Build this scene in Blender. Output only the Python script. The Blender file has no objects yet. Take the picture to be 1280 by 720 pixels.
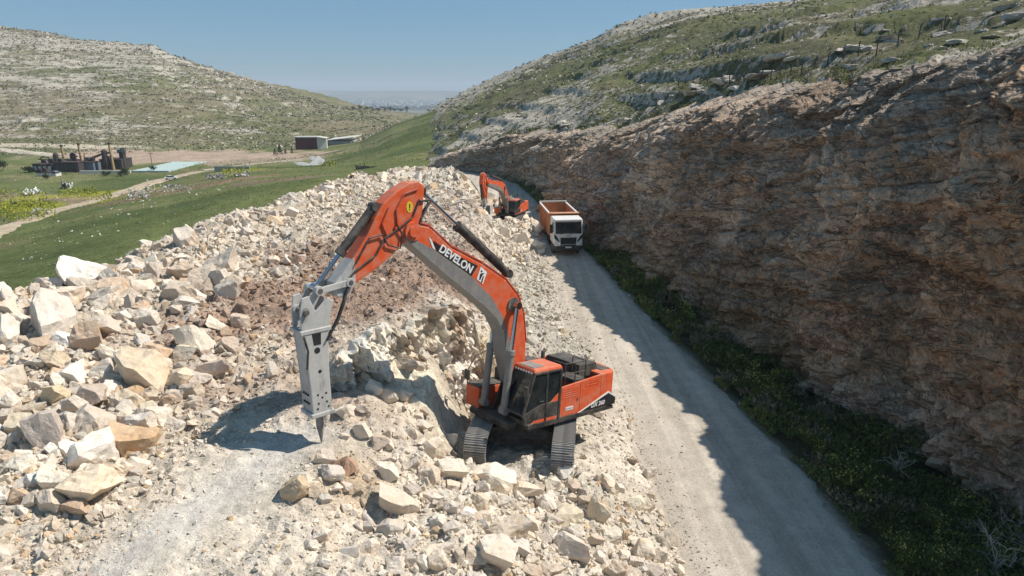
import bpy, bmesh, math, random
import numpy as np
from mathutils import Vector, Matrix
from mathutils.bvhtree import BVHTree

# ------------------------------------------------------------------ camera, sky, sun, exposure
SC = bpy.context.scene
COL = SC.collection
random.seed(7)
RNG = np.random.default_rng(7)
R = math.radians
CAM_H = 13.5
PITCH = R(16.3)
FPX = 853.0
cd = bpy.data.cameras.new('camera')
cam = bpy.data.objects.new('camera', cd)
COL.objects.link(cam)
cam.location = (0, 0, CAM_H)
cam.rotation_euler = (math.pi / 2 - PITCH, 0, 0)
cd.sensor_width = 36
cd.lens = FPX / 1280 * 36
cd.clip_start = 0.2
cd.clip_end = 40000
SC.camera = cam

SUN_EL, SUN_BACK = R(53), R(-8)
SUN = Vector((math.cos(SUN_EL) * math.cos(SUN_BACK), -math.cos(SUN_EL) * math.sin(SUN_BACK), math.sin(SUN_EL)))
W = bpy.data.worlds.new('World')
SC.world = W
W.use_nodes = True
wn = W.node_tree.nodes
sky = wn.new('ShaderNodeTexSky')
sky.sky_type = 'NISHITA'
sky.sun_disc = False
sky.sun_elevation = SUN_EL
sky.sun_rotation = math.atan2(SUN.x, SUN.y)
sky.altitude = 300
sky.air_density = 1.0
sky.dust_density = 0.35
sky.ozone_density = 2.2
tint_ = wn.new('ShaderNodeMix')
tint_.data_type = 'RGBA'
tint_.blend_type = 'MULTIPLY'
tint_.inputs[0].default_value = 1.0
tint_.inputs[7].default_value = (.66, .84, 1.02, 1)
W.node_tree.links.new(sky.outputs[0], tint_.inputs[6])
even_ = wn.new('ShaderNodeMix')
even_.data_type = 'RGBA'
even_.inputs[0].default_value = .55
even_.inputs[7].default_value = (1.55, 3.25, 4.8, 1)      # thin even veil over the whole sky
W.node_tree.links.new(tint_.outputs[2], even_.inputs[6])
W.node_tree.links.new(even_.outputs[2], wn['Background'].inputs[0])
wn['Background'].inputs[1].default_value = 0.075
sl = bpy.data.lights.new('sun', 'SUN')
sl.energy = 4.2
sl.angle = R(0.53)
sl.color = (1.0, 0.94, 0.85)
so = bpy.data.objects.new('sun', sl)
COL.objects.link(so)
so.rotation_euler = SUN.to_track_quat('Z', 'Y').to_euler()
so.location = (60, -20, 80)
SC.view_settings.view_transform = 'Standard'
SC.view_settings.look = 'None'
SC.view_settings.exposure = 0.43
SC.view_settings.gamma = 1.0


# ------------------------------------------------------------------ pixel helpers (photo is 1280x720)
def ray(px, py):
    u = (px - 640) / FPX
    v = (py - 360) / FPX
    return np.array([u, math.cos(PITCH) - v * math.sin(PITCH), -math.sin(PITCH) - v * math.cos(PITCH)])


CAM = np.array([0, 0, CAM_H])


def at_z(px, py, z=0.0):
    d = ray(px, py)
    return CAM + d * (z - CAM_H) / d[2]


def at_y(px, py, Y):
    d = ray(px, py)
    return CAM + d * Y / d[1]


# ------------------------------------------------------------------ noise
def vnoise(x, y, z, seed=0):
    x, y, z = np.broadcast_arrays(np.asarray(x, float), np.asarray(y, float), np.asarray(z, float))
    xi, yi, zi = np.floor(x).astype(np.int64), np.floor(y).astype(np.int64), np.floor(z).astype(np.int64)
    fx, fy, fz = x - xi, y - yi, z - zi
    fx, fy, fz = [f * f * f * (f * (f * 6 - 15) + 10) for f in (fx, fy, fz)]

    def hsh(a, b, c):
        h = (a * 374761393 + b * 668265263 + c * 1442695041 + seed * 974711) & 0xffffffff
        h = ((h ^ (h >> 13)) * 1274126177) & 0xffffffff
        h = ((h ^ (h >> 16)) * 2246822519) & 0xffffffff
        return ((h ^ (h >> 15)) & 0xffff) / 32767.5 - 1.0
    r = 0
    for dx in (0, 1):
        wx = fx if dx else 1 - fx
        for dy in (0, 1):
            wy = fy if dy else 1 - fy
            for dz in (0, 1):
                wz = fz if dz else 1 - fz
                r = r + hsh(xi + dx, yi + dy, zi + dz) * wx * wy * wz
    return r


def fbm(x, y, z=0.0, octv=4, seed=0, gain=0.5):
    r, a, f, s = 0, 1.0, 1.0, 0
    for k in range(octv):
        r = r + a * vnoise(x * f + k * 17.3, y * f - k * 9.1, np.asarray(z) * f + k * 3.7, seed + k)
        s += a
        a *= gain
        f *= 2.03
    return r / s * 1.5


def ridged(x, y, z=0.0, octv=4, seed=0):
    r, a, f, s = 0, 1.0, 1.0, 0
    for k in range(octv):
        r = r + a * (1 - 2 * np.abs(vnoise(x * f + k * 7.7, y * f, np.asarray(z) * f, seed + k)))
        s += a
        a *= .5
        f *= 2.1
    return r / s


def sstep(t):
    t = np.clip(t, 0, 1)
    return t * t * (3 - 2 * t)


# ------------------------------------------------------------------ mesh helpers
def tag(o, label=None, cat=None, group=None, kind=None):
    if label: o['label'] = label
    if cat: o['category'] = cat
    if group: o['group'] = group
    if kind: o['kind'] = kind
    return o


def link(name, me, m=None, parent=None):
    o = bpy.data.objects.new(name, me)
    COL.objects.link(o)
    if m is not None:
        me.materials.clear()
        me.materials.append(m)
    if parent: o.parent = parent
    return o


def mesh_np(name, V, Fs, smooth=False, tint=None, attrs=None):
    """V (n,3); Fs list of int arrays (k,3) or (k,4)"""
    me = bpy.data.meshes.new(name)
    me.vertices.add(len(V))
    me.vertices.foreach_set('co', np.asarray(V, np.float32).ravel())
    Fs = [f for f in Fs if len(f)]
    lv = np.concatenate([f.ravel() for f in Fs]).astype(np.int32)
    tot = np.concatenate([np.full(len(f), f.shape[1], np.int32) for f in Fs])
    st = np.concatenate([[0], np.cumsum(tot)[:-1]]).astype(np.int32)
    me.loops.add(len(lv))
    me.loops.foreach_set('vertex_index', lv)
    me.polygons.add(len(tot))
    me.polygons.foreach_set('loop_start', st)
    me.polygons.foreach_set('use_smooth', np.full(len(tot), smooth))
    me.update(calc_edges=True)
    if tint is not None:
        a = me.color_attributes.new('tint', 'FLOAT_COLOR', 'POINT')
        c = np.ones((len(V), 4), np.float32)
        c[:, :3] = tint
        a.data.foreach_set('color', c.ravel())
    for k, v in (attrs or {}).items():
        a = me.attributes.new(k, 'FLOAT', 'POINT')
        a.data.foreach_set('value', np.asarray(v, np.float32).ravel())
    return me


def grid_faces(n, m, flip=False):
    i = np.arange(n - 1)[:, None] * m + np.arange(m - 1)[None, :]
    i = i.ravel()
    f = np.stack([i, i + 1, i + m + 1, i + m], 1)
    return f[:, ::-1].copy() if flip else f


def bvh_of(me):
    V = [v.co.copy() for v in me.vertices]
    P = [tuple(p.vertices) for p in me.polygons]
    return BVHTree.FromPolygons(V, P)


class MB:
    """collects simple shapes into one mesh"""
    def __init__(s):
        s.v, s.f = [], []

    def add(s, vs, fs):
        b = len(s.v)
        s.v += [tuple(v) for v in vs]
        s.f += [tuple(b + i for i in f) for f in fs]
        return s

    def box(s, c, size, M=None, top=(1, 1), shift=(0, 0)):
        hx, hy, hz = [k / 2 for k in size]
        vs = []
        for z in (-1, 1):
            for x, y in ((-1, -1), (1, -1), (1, 1), (-1, 1)):
                sx, sy = (top if z > 0 else (1, 1))
                ox, oy = (shift if z > 0 else (0, 0))
                p = Vector((x * hx * sx + ox, y * hy * sy + oy, z * hz))
                if M: p = M @ p
                vs.append(p + Vector(c))
        return s.add(vs, [(3, 2, 1, 0), (4, 5, 6, 7), (0, 1, 5, 4), (1, 2, 6, 5), (2, 3, 7, 6), (3, 0, 4, 7)])

    def prism(s, prof, y0, y1, axis='y'):
        n = len(prof)
        if axis == 'y': vs = [(x, y0, z) for x, z in prof] + [(x, y1, z) for x, z in prof]
        elif axis == 'x': vs = [(y0, x, z) for x, z in prof] + [(y1, x, z) for x, z in prof]
        else: vs = [(x, z, y0) for x, z in prof] + [(x, z, y1) for x, z in prof]
        fs = [tuple(range(n - 1, -1, -1)), tuple(range(n, 2 * n))]
        fs += [(i, (i + 1) % n, n + (i + 1) % n, n + i) for i in range(n)]
        return s.add(vs, fs)

    def cyl(s, p0, p1, r0, r1=None, n=12, cap=True):
        r1 = r0 if r1 is None else r1
        p0, p1 = Vector(p0), Vector(p1)
        d = (p1 - p0).normalized()
        a = d.orthogonal().normalized()
        b = d.cross(a)
        vs = []
        for p, r in ((p0, r0), (p1, r1)):
            for k in range(n):
                t = 2 * math.pi * k / n
                vs.append(p + (a * math.cos(t) + b * math.sin(t)) * r)
        fs = [(k, (k + 1) % n, n + (k + 1) % n, n + k) for k in range(n)]
        if cap: fs += [tuple(range(n - 1, -1, -1)), tuple(range(n, 2 * n))]
        return s.add(vs, fs)

    def tube(s, pts, r, n=6, taper=None):
        pts = [Vector(p) for p in pts]
        rings = []
        prev = None
        for i, p in enumerate(pts):
            d = (pts[min(i + 1, len(pts) - 1)] - pts[max(i - 1, 0)]).normalized()
            a = d.orthogonal().normalized() if prev is None else (prev - d * prev.dot(d)).normalized()
            prev = a
            b = d.cross(a)
            rr = r if taper is None else r + (taper - r) * i / (len(pts) - 1)
            rings.append([p + (a * math.cos(2 * math.pi * k / n) + b * math.sin(2 * math.pi * k / n)) * rr for k in range(n)])
        vs = [q for rg in rings for q in rg]
        fs = []
        for i in range(len(pts) - 1):
            for k in range(n):
                fs.append((i * n + k, i * n + (k + 1) % n, (i + 1) * n + (k + 1) % n, (i + 1) * n + k))
        fs += [tuple(range(n - 1, -1, -1)), tuple(range((len(pts) - 1) * n, len(pts) * n))]
        return s.add(vs, fs)

    def mesh(s, name, m=None):
        me = bpy.data.meshes.new(name)
        me.from_pydata([tuple(v) for v in s.v], [], s.f)
        bm = bmesh.new()
        bm.from_mesh(me)
        bmesh.ops.recalc_face_normals(bm, faces=bm.faces)
        bm.to_mesh(me)
        bm.free()
        if m: me.materials.append(m)
        return me

    def build(s, name, m, parent=None, bevel=0, M=None):
        o = bpy.data.objects.new(name, s.mesh(name, m))
        COL.objects.link(o)
        if parent: o.parent = parent
        if M is not None: o.matrix_local = M
        if bevel:
            b = o.modifiers.new('edge', 'BEVEL')
            b.width = bevel
            b.segments = 2
            b.limit_method = 'ANGLE'
            b.angle_limit = R(40)
        return o


def empty(name, loc=(0, 0, 0), M=None):
    o = bpy.data.objects.new(name, None)
    COL.objects.link(o)
    o.location = loc
    if M is not None: o.matrix_world = M
    return o


def smooth_by_angle(o, ang=35):
    me = o.data
    me.polygons.foreach_set('use_smooth', np.ones(len(me.polygons), bool))
    bm = bmesh.new(); bm.from_mesh(me)
    for e in bm.edges:
        e.smooth = not (len(e.link_faces) == 2 and e.calc_face_angle(0) > R(ang))
    bm.to_mesh(me); bm.free()
    return o


# ------------------------------------------------------------------ materials
class NT:
    def __init__(s, name):
        s.m = bpy.data.materials.new(name)
        s.m.use_nodes = True
        s.t = s.m.node_tree
        s.n = s.t.nodes
        s.p = s.n['Principled BSDF']
        s.p.inputs['Specular IOR Level'].default_value = .3
        s.tc = None

    def lk(s, a, b): s.t.links.new(a, b)

    def co(s, scale=None, src='Object'):
        if s.tc is None: s.tc = s.n.new('ShaderNodeTexCoord')
        o = s.tc.outputs[src]
        if scale is None: return o
        mp = s.n.new('ShaderNodeMapping')
        mp.inputs['Scale'].default_value = scale if hasattr(scale, '__len__') else (scale,) * 3
        s.lk(o, mp.inputs['Vector'])
        return mp.outputs[0]

    def noise(s, scale, detail=4, rough=.55, vec=None, dist=0.0):
        n = s.n.new('ShaderNodeTexNoise')
        n.inputs['Scale'].default_value = scale
        n.inputs['Detail'].default_value = detail
        n.inputs['Roughness'].default_value = rough
        n.inputs['Distortion'].default_value = dist
        s.lk(vec if vec is not None else s.co(), n.inputs['Vector'])
        return n.outputs['Fac']

    def voro(s, scale, vec=None, feat='F1'):
        n = s.n.new('ShaderNodeTexVoronoi')
        n.feature = feat
        n.inputs['Scale'].default_value = scale
        s.lk(vec if vec is not None else s.co(), n.inputs['Vector'])
        return n

    def ramp(s, fac, stops, const=False):
        r = s.n.new('ShaderNodeValToRGB')
        e = r.color_ramp.elements
        while len(e) < len(stops): e.new(.5)
        for el, (p, c) in zip(e, stops):
            el.position = p
            el.color = (*c, 1) if hasattr(c, '__len__') else (c, c, c, 1)
        if const: r.color_ramp.interpolation = 'CONSTANT'
        s.lk(fac, r.inputs[0])
        return r.outputs[0]

    def mix(s, fac, a, b, mode='MIX'):
        m = s.n.new('ShaderNodeMix')
        m.data_type = 'RGBA'
        m.blend_type = mode
        for sock, v in ((m.inputs[0], fac), (m.inputs[6], a), (m.inputs[7], b)):
            if isinstance(v, (int, float)): sock.default_value = v
            elif isinstance(v, tuple): sock.default_value = (*v, 1)
            else: s.lk(v, sock)
        return m.outputs[2]

    def math(s, op, a, b=None, c=None):
        m = s.n.new('ShaderNodeMath')
        m.operation = op
        for i, v in enumerate((a, b, c)):
            if v is None: continue
            if isinstance(v, (int, float)): m.inputs[i].default_value = v
            else: s.lk(v, m.inputs[i])
        return m.outputs[0]

    def attr(s, name, out='Color'):
        a = s.n.new('ShaderNodeAttribute')
        a.attribute_name = name
        return a.outputs[out]

    def bump(s, h, strength=.5, dist=.05):
        b = s.n.new('ShaderNodeBump')
        b.inputs['Strength'].default_value = strength
        b.inputs['Distance'].default_value = dist
        s.lk(h, b.inputs['Height'])
        s.lk(b.outputs[0], s.p.inputs['Normal'])

    def done(s, col=None, rough=.9, metal=0):
        if col is not None:
            if isinstance(col, tuple): s.p.inputs['Base Color'].default_value = (*col, 1)
            else: s.lk(col, s.p.inputs['Base Color'])
        if isinstance(rough, (int, float)): s.p.inputs['Roughness'].default_value = rough
        else: s.lk(rough, s.p.inputs['Roughness'])
        s.p.inputs['Metallic'].default_value = metal
        return s.m


def paint(name, col, rough=.45, dust=.35, dustcol=(.42, .36, .29), metal=0, scale=3.0, grime=.5):
    t = NT(name)
    n1 = t.noise(scale, 7, .68)
    n2 = t.noise(scale * 7, 5, .65)
    n3 = t.noise(1.0, 5, .65, t.co((scale * 3.5, scale * 3.5, scale * .7)), .3)     # runs down the plates
    f = t.ramp(n1, [(.42, 0.06), (.70, 1.0)])
    f = t.math('MULTIPLY', f, dust)
    geo = t.n.new('ShaderNodeNewGeometry')
    sep = t.n.new('ShaderNodeSeparateXYZ')
    t.lk(geo.outputs['Normal'], sep.inputs[0])
    up = t.math('MULTIPLY', t.math('MAXIMUM', sep.outputs[2], 0.0), dust * .75)   # dust settles on level faces
    f = t.math('MINIMUM', t.math('ADD', f, t.math('MULTIPLY', up, t.ramp(n2, [(.3, .3), (.7, 1)]))), .9)
    var = t.mix(t.ramp(n2, [(.35, 0.0), (.65, .3)]), col, tuple(c * .68 for c in col))
    var = t.mix(t.ramp(n3, [(.52, 0.0), (.72, grime)]), var, tuple(c * .42 + .012 for c in col))
    c = t.mix(f, var, dustcol)
    t.bump(n2, .15, .012)
    return t.done(c, t.ramp(n1, [(.3, rough), (.75, min(1, rough + .3))]), metal)


M = {}
M['orange'] = paint('orange_paint', (.71, .088, .015), .45, .42, (.45, .34, .25))
M['grey'] = paint('grey_paint', (.20, .195, .19), .5, .35)
M['black'] = paint('black_paint', (.018, .018, .02), .45, .28)
M['steel'] = paint('bare_steel', (.10, .095, .09), .5, .5, metal=.3)
M['worn'] = paint('dusty_worn_steel', (.44, .43, .41), .55, .45, (.62, .58, .52), scale=1.3, grime=.95)
M['shoe'] = paint('dusty_track_steel', (.20, .195, .19), .5, .7, (.52, .48, .43), metal=.15)
M['white'] = paint('white_paint', (.78, .77, .75), .4, .2)
M['hose'] = paint('rubber_hose', (.02, .02, .022), .6, .25)
M['redhose'] = paint('painted_pipe', (.45, .05, .015), .45, .3)
M['tyre'] = paint('tyre_rubber', (.025, .024, .024), .85, .45)
M['yellow'] = paint('yellow_decal', (.75, .50, .03), .5, .15)
M['whitedecal'] = paint('white_decal', (.8, .79, .77), .5, .08)
M['blackdecal'] = paint('black_decal', (.014, .014, .016), .45, .06)
M['chrome'] = NT('cylinder_rod'); M['chrome'] = M['chrome'].done((.55, .55, .56), .22, 1.0)
_g = NT('cab_glass')
_g.p.inputs['Specular IOR Level'].default_value = .6
_n = _g.noise(2.0, 5)
M['glass'] = _g.done(_g.mix(_g.ramp(_n, [(.4, .0), (.8, .25)]), (.012, .016, .018), (.16, .15, .13)), .08)
M['dumporange'] = paint('dump_body_orange', (.55, .19, .06), .6, .5)
M['bluegrey'] = paint('blue_grey_plate', (.12, .16, .22), .6, .3)
M['rust'] = paint('rusty_steel', (.05, .04, .045), .7, .3, (.2, .12, .08))
M['stackpaint'] = paint('ochre_stack', (.42, .30, .14), .7, .3)
M['maroon'] = paint('maroon_sheet', (.10, .025, .022), .6, .1)
M['palewall'] = paint('pale_wall', (.70, .68, .62), .8, .1)
M['paleroof'] = paint('pale_roof', (.62, .60, .55), .7, .15)
M['concrete'] = paint('concrete', (.36, .37, .36), .9, .2)
M['aqua'] = paint('pale_blue_slab', (.42, .55, .53), .8, .2)
M['bark'] = paint('bark', (.12, .09, .065), .9, .1)
M['deadwood'] = paint('dead_wood', (.50, .45, .38), .9, .1)
M['post'] = paint('fence_post', (.06, .05, .045), .85, .15)


def leaf_mat(name):
    t = NT(name)
    c = t.attr('tint')
    n = t.noise(9.0, 3)
    c = t.mix(.6, c, t.ramp(n, [(.3, .55), (.7, 1.0)]), 'MULTIPLY')
    t.p.inputs['Specular IOR Level'].default_value = .2
    m = t.done(c, .65)
    tr = t.n.new('ShaderNodeBsdfTranslucent')
    t.lk(c, tr.inputs['Color'])
    mx = t.n.new('ShaderNodeMixShader')
    mx.inputs[0].default_value = .3
    t.lk(t.p.outputs[0], mx.inputs[1]); t.lk(tr.outputs[0], mx.inputs[2])
    t.lk(mx.outputs[0], t.n['Material Output'].inputs[0])
    return m


M['leaf'] = leaf_mat('leaf')


def stone_mat(name, per_object):
    t = NT(name)
    if per_object:
        oi = t.n.new('ShaderNodeObjectInfo')
        base = t.mix(1.0, t.ramp(oi.outputs['Random'], [(0, (.72, .66, .58)), (.22, (.61, .55, .485)), (.42, (.76, .71, .64)), (.6, (.57, .505, .445)), (.75, (.72, .66, .58)), (.9, (.64, .565, .485)), (1, (.78, .735, .675))]), t.mix(1.0, oi.outputs['Color'], (1, 1, 1), 'MULTIPLY'), 'MULTIPLY')
        off = t.math('MULTIPLY', oi.outputs['Random'], 37.0)
        vm = t.n.new('ShaderNodeVectorMath'); vm.operation = 'ADD'
        t.lk(t.co(), vm.inputs[0]); t.lk(off, vm.inputs[1])
        v = vm.outputs[0]
        k = 1.0
    else:
        base = t.attr('tint')
        v = t.co()
        k = 1.4
    n1 = t.noise(1.7 * k, 5, .6, v)
    n2 = t.noise(6 * k, 6, .65, v)
    n3 = t.noise(26 * k, 4, .6, v)
    c = t.mix(t.ramp(n1, [(.50, 0.0), (.68, .5)]), base, t.mix(1.0, base, (.93, .80, .66), 'MULTIPLY'))
    c = t.mix(t.ramp(n2, [(.52, 0.0), (.75, .6)]), c, t.mix(1.0, c, (.70, .62, .55), 'MULTIPLY'))
    c = t.mix(t.ramp(n3, [(.3, .35), (.6, 0.0)]), c, t.mix(1.0, c, (.6, .57, .53), 'MULTIPLY'))
    h = t.math('ADD', t.math('MULTIPLY', n2, .7), t.math('MULTIPLY', n3, .35))
    t.bump(h, .55, .10)
    t.p.inputs['Specular IOR Level'].default_value = .15
    return t.done(c, .92)


M['stone'] = stone_mat('broken_limestone', True)
M['rubble'] = stone_mat('rubble_limestone', False)


def ground_mat(name, k=1.0, rocky=False, strata=False, bumpd=.06):
    """colour from the vertex tint, grain and small stones from noise"""
    t = NT(name)
    base = t.attr('tint')
    n1 = t.noise(.25 * k, 6, .6)
    n2 = t.noise(2.2 * k, 6, .68)
    n3 = t.noise(12 * k, 4, .6)
    c = t.mix(1.0, base, t.ramp(n1, [(.3, .78), (.7, 1.16)]), 'MULTIPLY')
    c = t.mix(1.0, c, t.ramp(n2, [(.3, .68), (.7, 1.22)]), 'MULTIPLY')
    c = t.mix(1.0, c, t.ramp(n3, [(.3, .75), (.7, 1.18)]), 'MULTIPLY')
    h = t.math('ADD', n2, t.math('MULTIPLY', n3, .4))
    if rocky:
        f = t.attr('rocky', 'Fac')
        if strata:
            vs = t.co((.10 * k, .10 * k, .9 * k))
            s1 = t.noise(1.0, 7, .72, vs, .6)
            s2 = t.noise(1.0, 5, .7, t.co((.45 * k, .45 * k, 1.6 * k)), .3)
            s = t.math('ADD', t.math('MULTIPLY', s1, .6), t.math('MULTIPLY', s2, .4))
        else:
            s = t.noise(.55 * k, 7, .74, t.co((1, 1, 2.2)), .5)
        geo = t.n.new('ShaderNodeNewGeometry')
        sp = t.n.new('ShaderNodeSeparateXYZ')
        t.lk(geo.outputs['Normal'], sp.inputs[0])
        steep = t.ramp(sp.outputs[2], [(.72, .10), (.90, 0.0)])      # bare rock where the ground steps
        s = t.math('ADD', s, steep)
        s = t.math('ADD', s, t.math('MULTIPLY', t.math('SUBTRACT', f, .5), .42))
        mk = t.ramp(s, [(.50, 0.0), (.56, 1.0)])
        rc = t.ramp(n2, [(.3, (.23, .205, .165)), (.5, (.40, .36, .295)), (.7, (.52, .475, .395))])
        c = t.mix(mk, c, rc)
        h = t.math('ADD', h, t.math('MULTIPLY', mk, .8))
    t.bump(h, .7, bumpd)
    t.p.inputs['Specular IOR Level'].default_value = .1
    return t.done(c, .95)


M['pile'] = ground_mat('rubble_soil', 1.6, bumpd=.10)
M['valley'] = ground_mat('valley_grass', .45, rocky=True, strata=True, bumpd=.5)
M['hill'] = ground_mat('hillside_grass', .8, rocky=True, strata=False, bumpd=.25)


def road_mat():
    t = NT('packed_gravel')
    n1 = t.noise(1.0, 6, .6, t.co((.55, .09, 1)))
    n2 = t.noise(1.3, 8, .7)
    n3 = t.noise(14, 5, .7)
    c = t.ramp(n1, [(.3, (.46, .40, .325)), (.5, (.525, .46, .38)), (.7, (.585, .52, .44))])
    c = t.mix(1.0, c, t.ramp(n2, [(.3, .80), (.68, 1.10)]), 'MULTIPLY')
    c = t.mix(1.0, c, t.ramp(n3, [(.28, .72), (.62, 1.1)]), 'MULTIPLY')
    w = t.ramp(t.noise(1.0, 3, .5, t.co((1.1, .02, 1))), [(.40, 1.0), (.47, .87), (.52, .87), (.58, 1.03)])   # wheel tracks along the road
    c = t.mix(1.0, c, w, 'MULTIPLY')
    t.bump(t.math('ADD', n3, t.math('MULTIPLY', n2, 1.2)), .4, .04)
    t.p.inputs['Specular IOR Level'].default_value = .1
    return t.done(c, .93)


M['road'] = road_mat()


def cliff_mat():
    t = NT('cut_rock')
    base = t.attr('tint')

    def slant(rx, sc):
        mp = t.n.new('ShaderNodeMapping')
        mp.inputs['Rotation'].default_value = (rx, 0, 0)
        mp2 = t.n.new('ShaderNodeMapping')
        mp2.inputs['Scale'].default_value = sc
        t.lk(t.co(), mp.inputs['Vector']); t.lk(mp.outputs[0], mp2.inputs['Vector'])
        return mp2.outputs[0]
    n1 = t.noise(.35, 7, .65)
    n2 = t.noise(1.0, 9, .72, slant(.45, (1.0, 1.9, .40)), .8)
    n3 = t.noise(1.0, 8, .75, slant(-.25, (3.2, 2.2, 5.5)), .5)
    n4 = t.noise(9.0, 6, .7)
    c = t.mix(t.ramp(n1, [(.42, 0.0), (.62, .6)]), base, t.mix(1.0, base, (.72, .72, .74), 'MULTIPLY'))
    c = t.mix(t.ramp(n2, [(.50, 0.0), (.66, .85)]), c, t.mix(1.0, c, (1.42, 1.34, 1.24), 'MULTIPLY'))
    c = t.mix(t.ramp(n2, [(.30, .8), (.43, 0.0)]), c, t.mix(1.0, c, (.50, .47, .46), 'MULTIPLY'))
    c = t.mix(1.0, c, t.ramp(n3, [(.30, .62), (.64, 1.22)]), 'MULTIPLY')
    c = t.mix(1.0, c, t.ramp(n4, [(.30, .70), (.62, 1.18)]), 'MULTIPLY')
    n5 = t.noise(1.0, 4, .6, slant(.16, (.5, .22, 1.3)), .4)       # bedding cracks
    n6 = t.noise(1.0, 4, .6, slant(-.75, (.8, .35, 1.1)), .5)      # joints across them
    k5 = t.ramp(n5, [(.455, 0.0), (.475, 1.0), (.485, 1.0), (.505, 0.0)])
    k6 = t.ramp(n6, [(.53, 0.0), (.543, 1.0), (.550, 1.0), (.565, 0.0)])
    ck = t.math('MAXIMUM', k5, t.math('MULTIPLY', k6, .7))
    c = t.mix(t.math('MULTIPLY', ck, .5), c, (.09, .065, .05))
    n4 = t.math('SUBTRACT', n4, t.math('MULTIPLY', ck, 2.0))
    h = t.math('ADD', t.math('MULTIPLY', n2, 1.3), t.math('MULTIPLY', n3, .7))
    h = t.math('ADD', h, t.math('MULTIPLY', n4, .25))
    t.bump(h, 1.0, .30)
    t.p.inputs['Specular IOR Level'].default_value = .1
    return t.done(c, .95)


M['cliff'] = cliff_mat()

# ------------------------------------------------------------------ layout curves (metres, road heads away along +Y)
def curve(ys, xs):
    ys, xs = np.array(ys, float), np.array(xs, float)
    return lambda y: np.interp(y, ys, xs)


XL = curve([2, 16.5, 22, 26.6, 32.9, 39, 50.5, 62, 78.6, 95, 104, 120], [5.8, 5.42, 5.13, 4.81, 4.1, 3.3, 2.6, 1.9, 1.0, -.8, -2.2, -6])
XR = curve([2, 16.5, 21.3, 29, 38.5, 51.7, 69.8, 85, 100, 120], [11.4, 10.85, 10.7, 9.8, 8.6, 7.1, 5.0, 3.2, 1.2, -1])
FOOT = np.array([(19.5, -4), (18.6, 6), (17.4, 14), (16.6, 19.4), (15.9, 23), (14.9, 27), (14.2, 30), (13, 34.4), (11.6, 40.8), (9.5, 50), (7.2, 61), (5.4, 71), (3.9, 82.6), (2.2, 94.9), (0, 103.5), (-4, 111), (-11, 119), (-20, 126), (-30, 131)], float)


def resample(P, n, weight=None):
    seg = np.r_[0, np.cumsum(np.linalg.norm(np.diff(P, axis=0), axis=1))]
    t = np.linspace(0, 1, 4000)
    Q = np.stack([np.interp(t * seg[-1], seg, P[:, k]) for k in range(P.shape[1])], 1)
    ker = np.hanning(301); ker /= ker.sum()          # round the corners
    pad = np.concatenate([Q[0] - (Q[1:151] - Q[0])[::-1], Q, Q[-1] + (Q[-1] - Q[-151:-1])[::-1]])
    Q = np.stack([np.convolve(pad[:, k], ker, 'valid')[:4000] for k in range(P.shape[1])], 1)
    d = np.r_[0, np.linalg.norm(np.diff(Q, axis=0), axis=1)]
    if weight is not None: d = d * weight(Q)
    c = np.cumsum(d); c /= c[-1]
    s = np.linspace(0, 1, n)
    return np.stack([np.interp(s, c, Q[:, k]) for k in range(P.shape[1])], 1)


NC = 760
FT = resample(FOOT, NC, lambda Q: 1 / np.maximum(12, np.linalg.norm(Q, axis=1)))
tg = np.gradient(FT, axis=0); tg /= np.linalg.norm(tg, axis=1)[:, None]
OUT = np.stack([tg[:, 1], -tg[:, 0]], 1)            # away from the road
# top edge heights from the photograph: pixel curve of the brow
BROW = np.array([(520, 200), (545, 196), (560, 191), (590, 180), (616, 171), (672, 161), (717, 162), (751, 153), (793, 160), (841, 133), (897, 121), (920, 115), (976, 98), (1027, 98), (1055, 95), (1100, 82), (1131, 82), (1173, 68), (1200, 62), (1243, 57), (1277, 45), (1350, 12), (1500, -60), (1800, -190), (2400, -420)], float)


def brow_z(x, y):
    # depth along camera axis, then the height at which (x,y) shows on the brow curve
    z = 8.0
    for _ in range(12):
        dep = y * math.cos(PITCH) - (z - CAM_H) * math.sin(PITCH)
        px = 640 + FPX * x / dep
        py = np.interp(px, BROW[:, 0], BROW[:, 1])
        d = ray(px, py)
        z = CAM_H + y * d[2] / d[1]
    return z


TOPW = np.interp(FT[:, 1], [0, 18, 30, 42, 52, 64, 80, 95, 112, 125], [3.4, 3.4, 4.2, 6.2, 7.4, 7.6, 6.2, 4.8, 3.0, 2.0])
TOPXY = FT + OUT * TOPW[:, None]
ZT = np.array([brow_z(x, max(y, 6)) if y > 12 else 16.0 for x, y in TOPXY])
ZT[FT[:, 1] < 16] = np.interp(FT[FT[:, 1] < 16, 1], [-4, 16], [15.5, ZT[FT[:, 1] >= 16][0]])
ZT = np.convolve(np.pad(ZT, 10, mode='edge'), np.ones(21) / 21, 'valid')
ZT = np.maximum(ZT, .8)
ZT = ZT - 3.5 * sstep((-12 - FT[:, 0]) / 10)
ZT += .35 * fbm(TOPXY[:, 0] * .25, TOPXY[:, 1] * .25, 0, 3, 5) + .22 * fbm(TOPXY[:, 0] * 1.1, TOPXY[:, 1] * 1.1, 0, 2, 6)

# ------------------------------------------------------------------ cut rock face
NV = 190
vv = np.linspace(0, 1, NV)
wv = .42 * vv + .16 * sstep((.12 - vv) / .12) * 0 + .66 * vv ** 9
S = np.r_[0, np.cumsum(np.linalg.norm(np.diff(FT, axis=0), axis=1))]
zz = -0.5 + (ZT[:, None] + .5) * vv[None, :]
sw_ = S[:, None] + 0 * zz
off = TOPW[:, None] * wv[None, :]
lean = .55                                          # fractures lean across the face
sl_ = sw_ + lean * zz


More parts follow.
